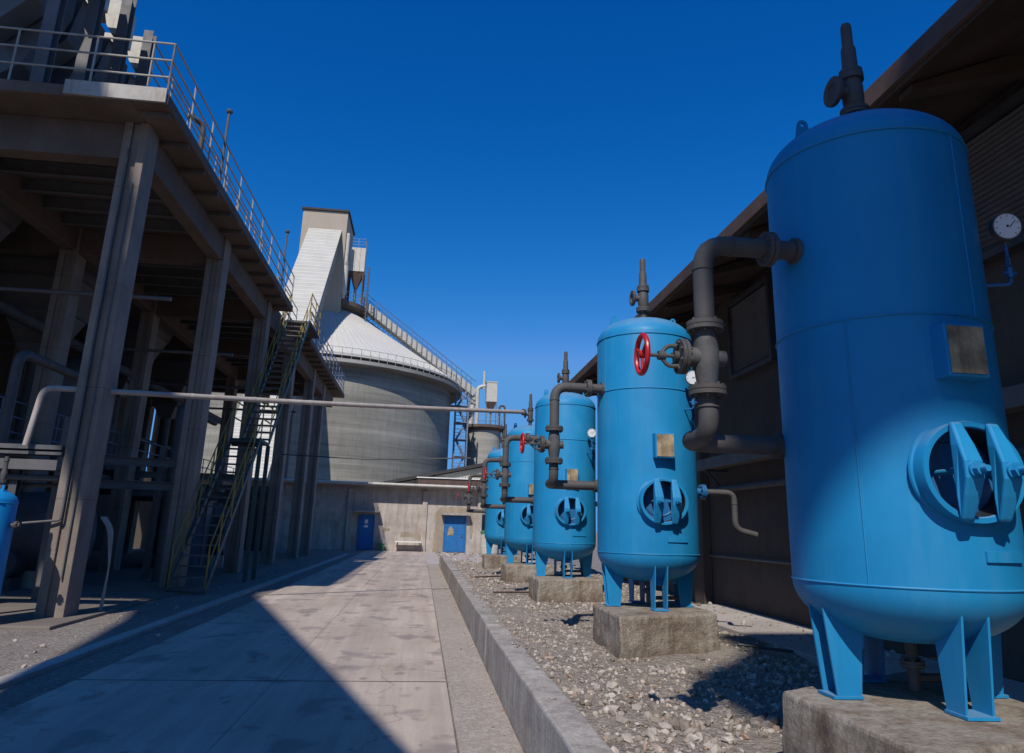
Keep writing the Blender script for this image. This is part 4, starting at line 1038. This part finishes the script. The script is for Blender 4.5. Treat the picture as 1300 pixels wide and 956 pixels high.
m=MB(); m.tube([(5.45,80,12.6),(5.45,80,17.0),(6.3,80,17.2)],.22,14,.5); m.tube([(6.15,80,16.8),(6.15,80,18.9)],.15,12); m.build('duct',M['cream'],ss,world=True)
m=MB(); m.tube([(8.0,80,11.0),(8.0,80,15.0),(8.6,80,15.0),(8.6,80,12.6)],.12,10,.3); m.cyl((8.45,79.5,10.2),(8.45,79.5,12.2),.16,n=10); m.build('vent_pipe',M['pipe'],ss,world=True)

# ------------------------------------------------------------------ unseen shadow casters added behind the camera (they cast the foreground shade)
wk=thing('road_shade_caster','unseen shadow caster added behind the camera, sloping slab and raised box','gallery',(-10,-3,0))
sxz,syz=.30,.90; Yk=-3.
def inv(gx,gy):
    z=(gy-Yk)/syz; return (gx-sxz*z,z)
Pg=[inv(*q) for q in ((-3.42,16.73),(-.73,8.0),(1.2,1.6),(-2.2,1.2),(-3.75,8.),(-4.55,12.9),(-5.0,14.6),(-5.3,17.2),(-4.7,19.0),(-3.85,18.5),(-3.55,17.8))]
m=MB(); m.prism(Pg,Yk-.35,Yk+.1,'y'); m.build('gallery_body',M['galleryside'],wk,world=True,smooth=0)  # added caster, outline projected back from the wanted shadow on the road
xt=-11.4
m=MB(); m.box((xt-7,Yk-3,23.6),(xt,Yk+1,27.3)); m.build('headhouse',M['tower'],wk,world=True,smooth=0)  # unseen box added to shade the left end of the deck front
for x in (xt-6.5,):
    for y in (Yk-2.7,Yk+.5):
        m=MB(); m.beam((x,y,0),(x,y,23.6),.5,.5); m.build('caster_leg',M['concrete'],wk,world=True,smooth=0)

th_=thing('tank_shade_caster','unseen shadow caster on legs, added behind the camera to shade the nearest tank','building',(0,-12,0))
def inv2(gx,gy,Y=-12.):
    z=(gy-Y)/syz; return (gx-sxz*z,z)
m=MB(); m.prism([inv2(*q) for q in ((2.35,5.15,-13.2),(2.6,6.9),(3.05,7.4),(3.5,7.9),(3.6,9.1),(6.4,9.4),(6.4,5.15,-13.2))],-13.2,-12,'y'); m.build('caster_body',M['galleryside'],th_,world=True,smooth=0)  # added caster, shaped to darken the nearest tank's top and the gravel beside it
for x in (-.9,.4):
    m=MB(); m.beam((x,-12.6,0),(x,-12.6,20),.3,.3); m.build('leg',M['steel'],th_,world=True,smooth=0)

# ------------------------------------------------------------------ world, sun, camera
w=bpy.data.worlds.new('World'); scene.world=w; w.use_nodes=True; nt=w.node_tree
sky=nt.nodes.new('ShaderNodeTexSky'); sky.sky_type='NISHITA'; sky.sun_disc=False
S=Vector((-sxz,-syz,1)).normalized(); el=math.asin(S.z); az=math.atan2(S.x,S.y)
sky.sun_elevation=el; sky.sun_rotation=az%(2*PI); sky.altitude=1200; sky.air_density=1.0; sky.dust_density=.3; sky.ozone_density=3.
# deep, clean highland blue: each channel of the physical sky is graded (power, gain, ceiling)
BS=.065
sp=nt.nodes.new('ShaderNodeSeparateColor'); nt.links.new(sky.outputs[0],sp.inputs[0])
cb_=nt.nodes.new('ShaderNodeCombineColor')
for i,(ref,p,g_,top) in enumerate(((.123,4.,.075,.11),(.208,1.24,.285,.35),(.36,.82,.76,.78))):
    q=math_n(nt,'MULTIPLY',sp.outputs[i],BS/ref); q=math_n(nt,'POWER',q,p); q=math_n(nt,'MULTIPLY',q,g_); q=math_n(nt,'MINIMUM',q,top)
    q=math_n(nt,'DIVIDE',q,BS); nt.links.new(q,cb_.inputs[i])
bg=nt.nodes['Background']; nt.links.new(cb_.outputs[0],bg.inputs['Color']); bg.inputs['Strength'].default_value=BS
L=bpy.data.lights.new('sun','SUN'); L.energy=4.3; L.angle=rad(.53); L.color=(1.,.955,.89)
lo=bpy.data.objects.new('sun',L); COL.objects.link(lo); lo.rotation_euler=S.to_track_quat('Z','Y').to_euler(); lo.location=(0,0,60)
cam=bpy.data.cameras.new('camera'); co=bpy.data.objects.new('camera',cam); COL.objects.link(co)
cam.sensor_width=36; cam.lens=25.16; cam.shift_y=-45/1300; cam.clip_end=4000; cam.clip_start=.05
Rm=Matrix(((0.99216716,-0.05822073,-0.11052004),(-0.12162776,-0.24854369,-0.96095407),(0.02847839,0.96686937,-0.25367815)))
co.matrix_world=Matrix.Translation((0,0,1.55))@Rm.to_4x4()
scene.camera=co
scene.view_settings.view_transform='Standard'; scene.view_settings.look='None'; scene.view_settings.exposure=-.10; scene.view_settings.gamma=1
scene.render.resolution_x=1024; scene.render.resolution_y=753
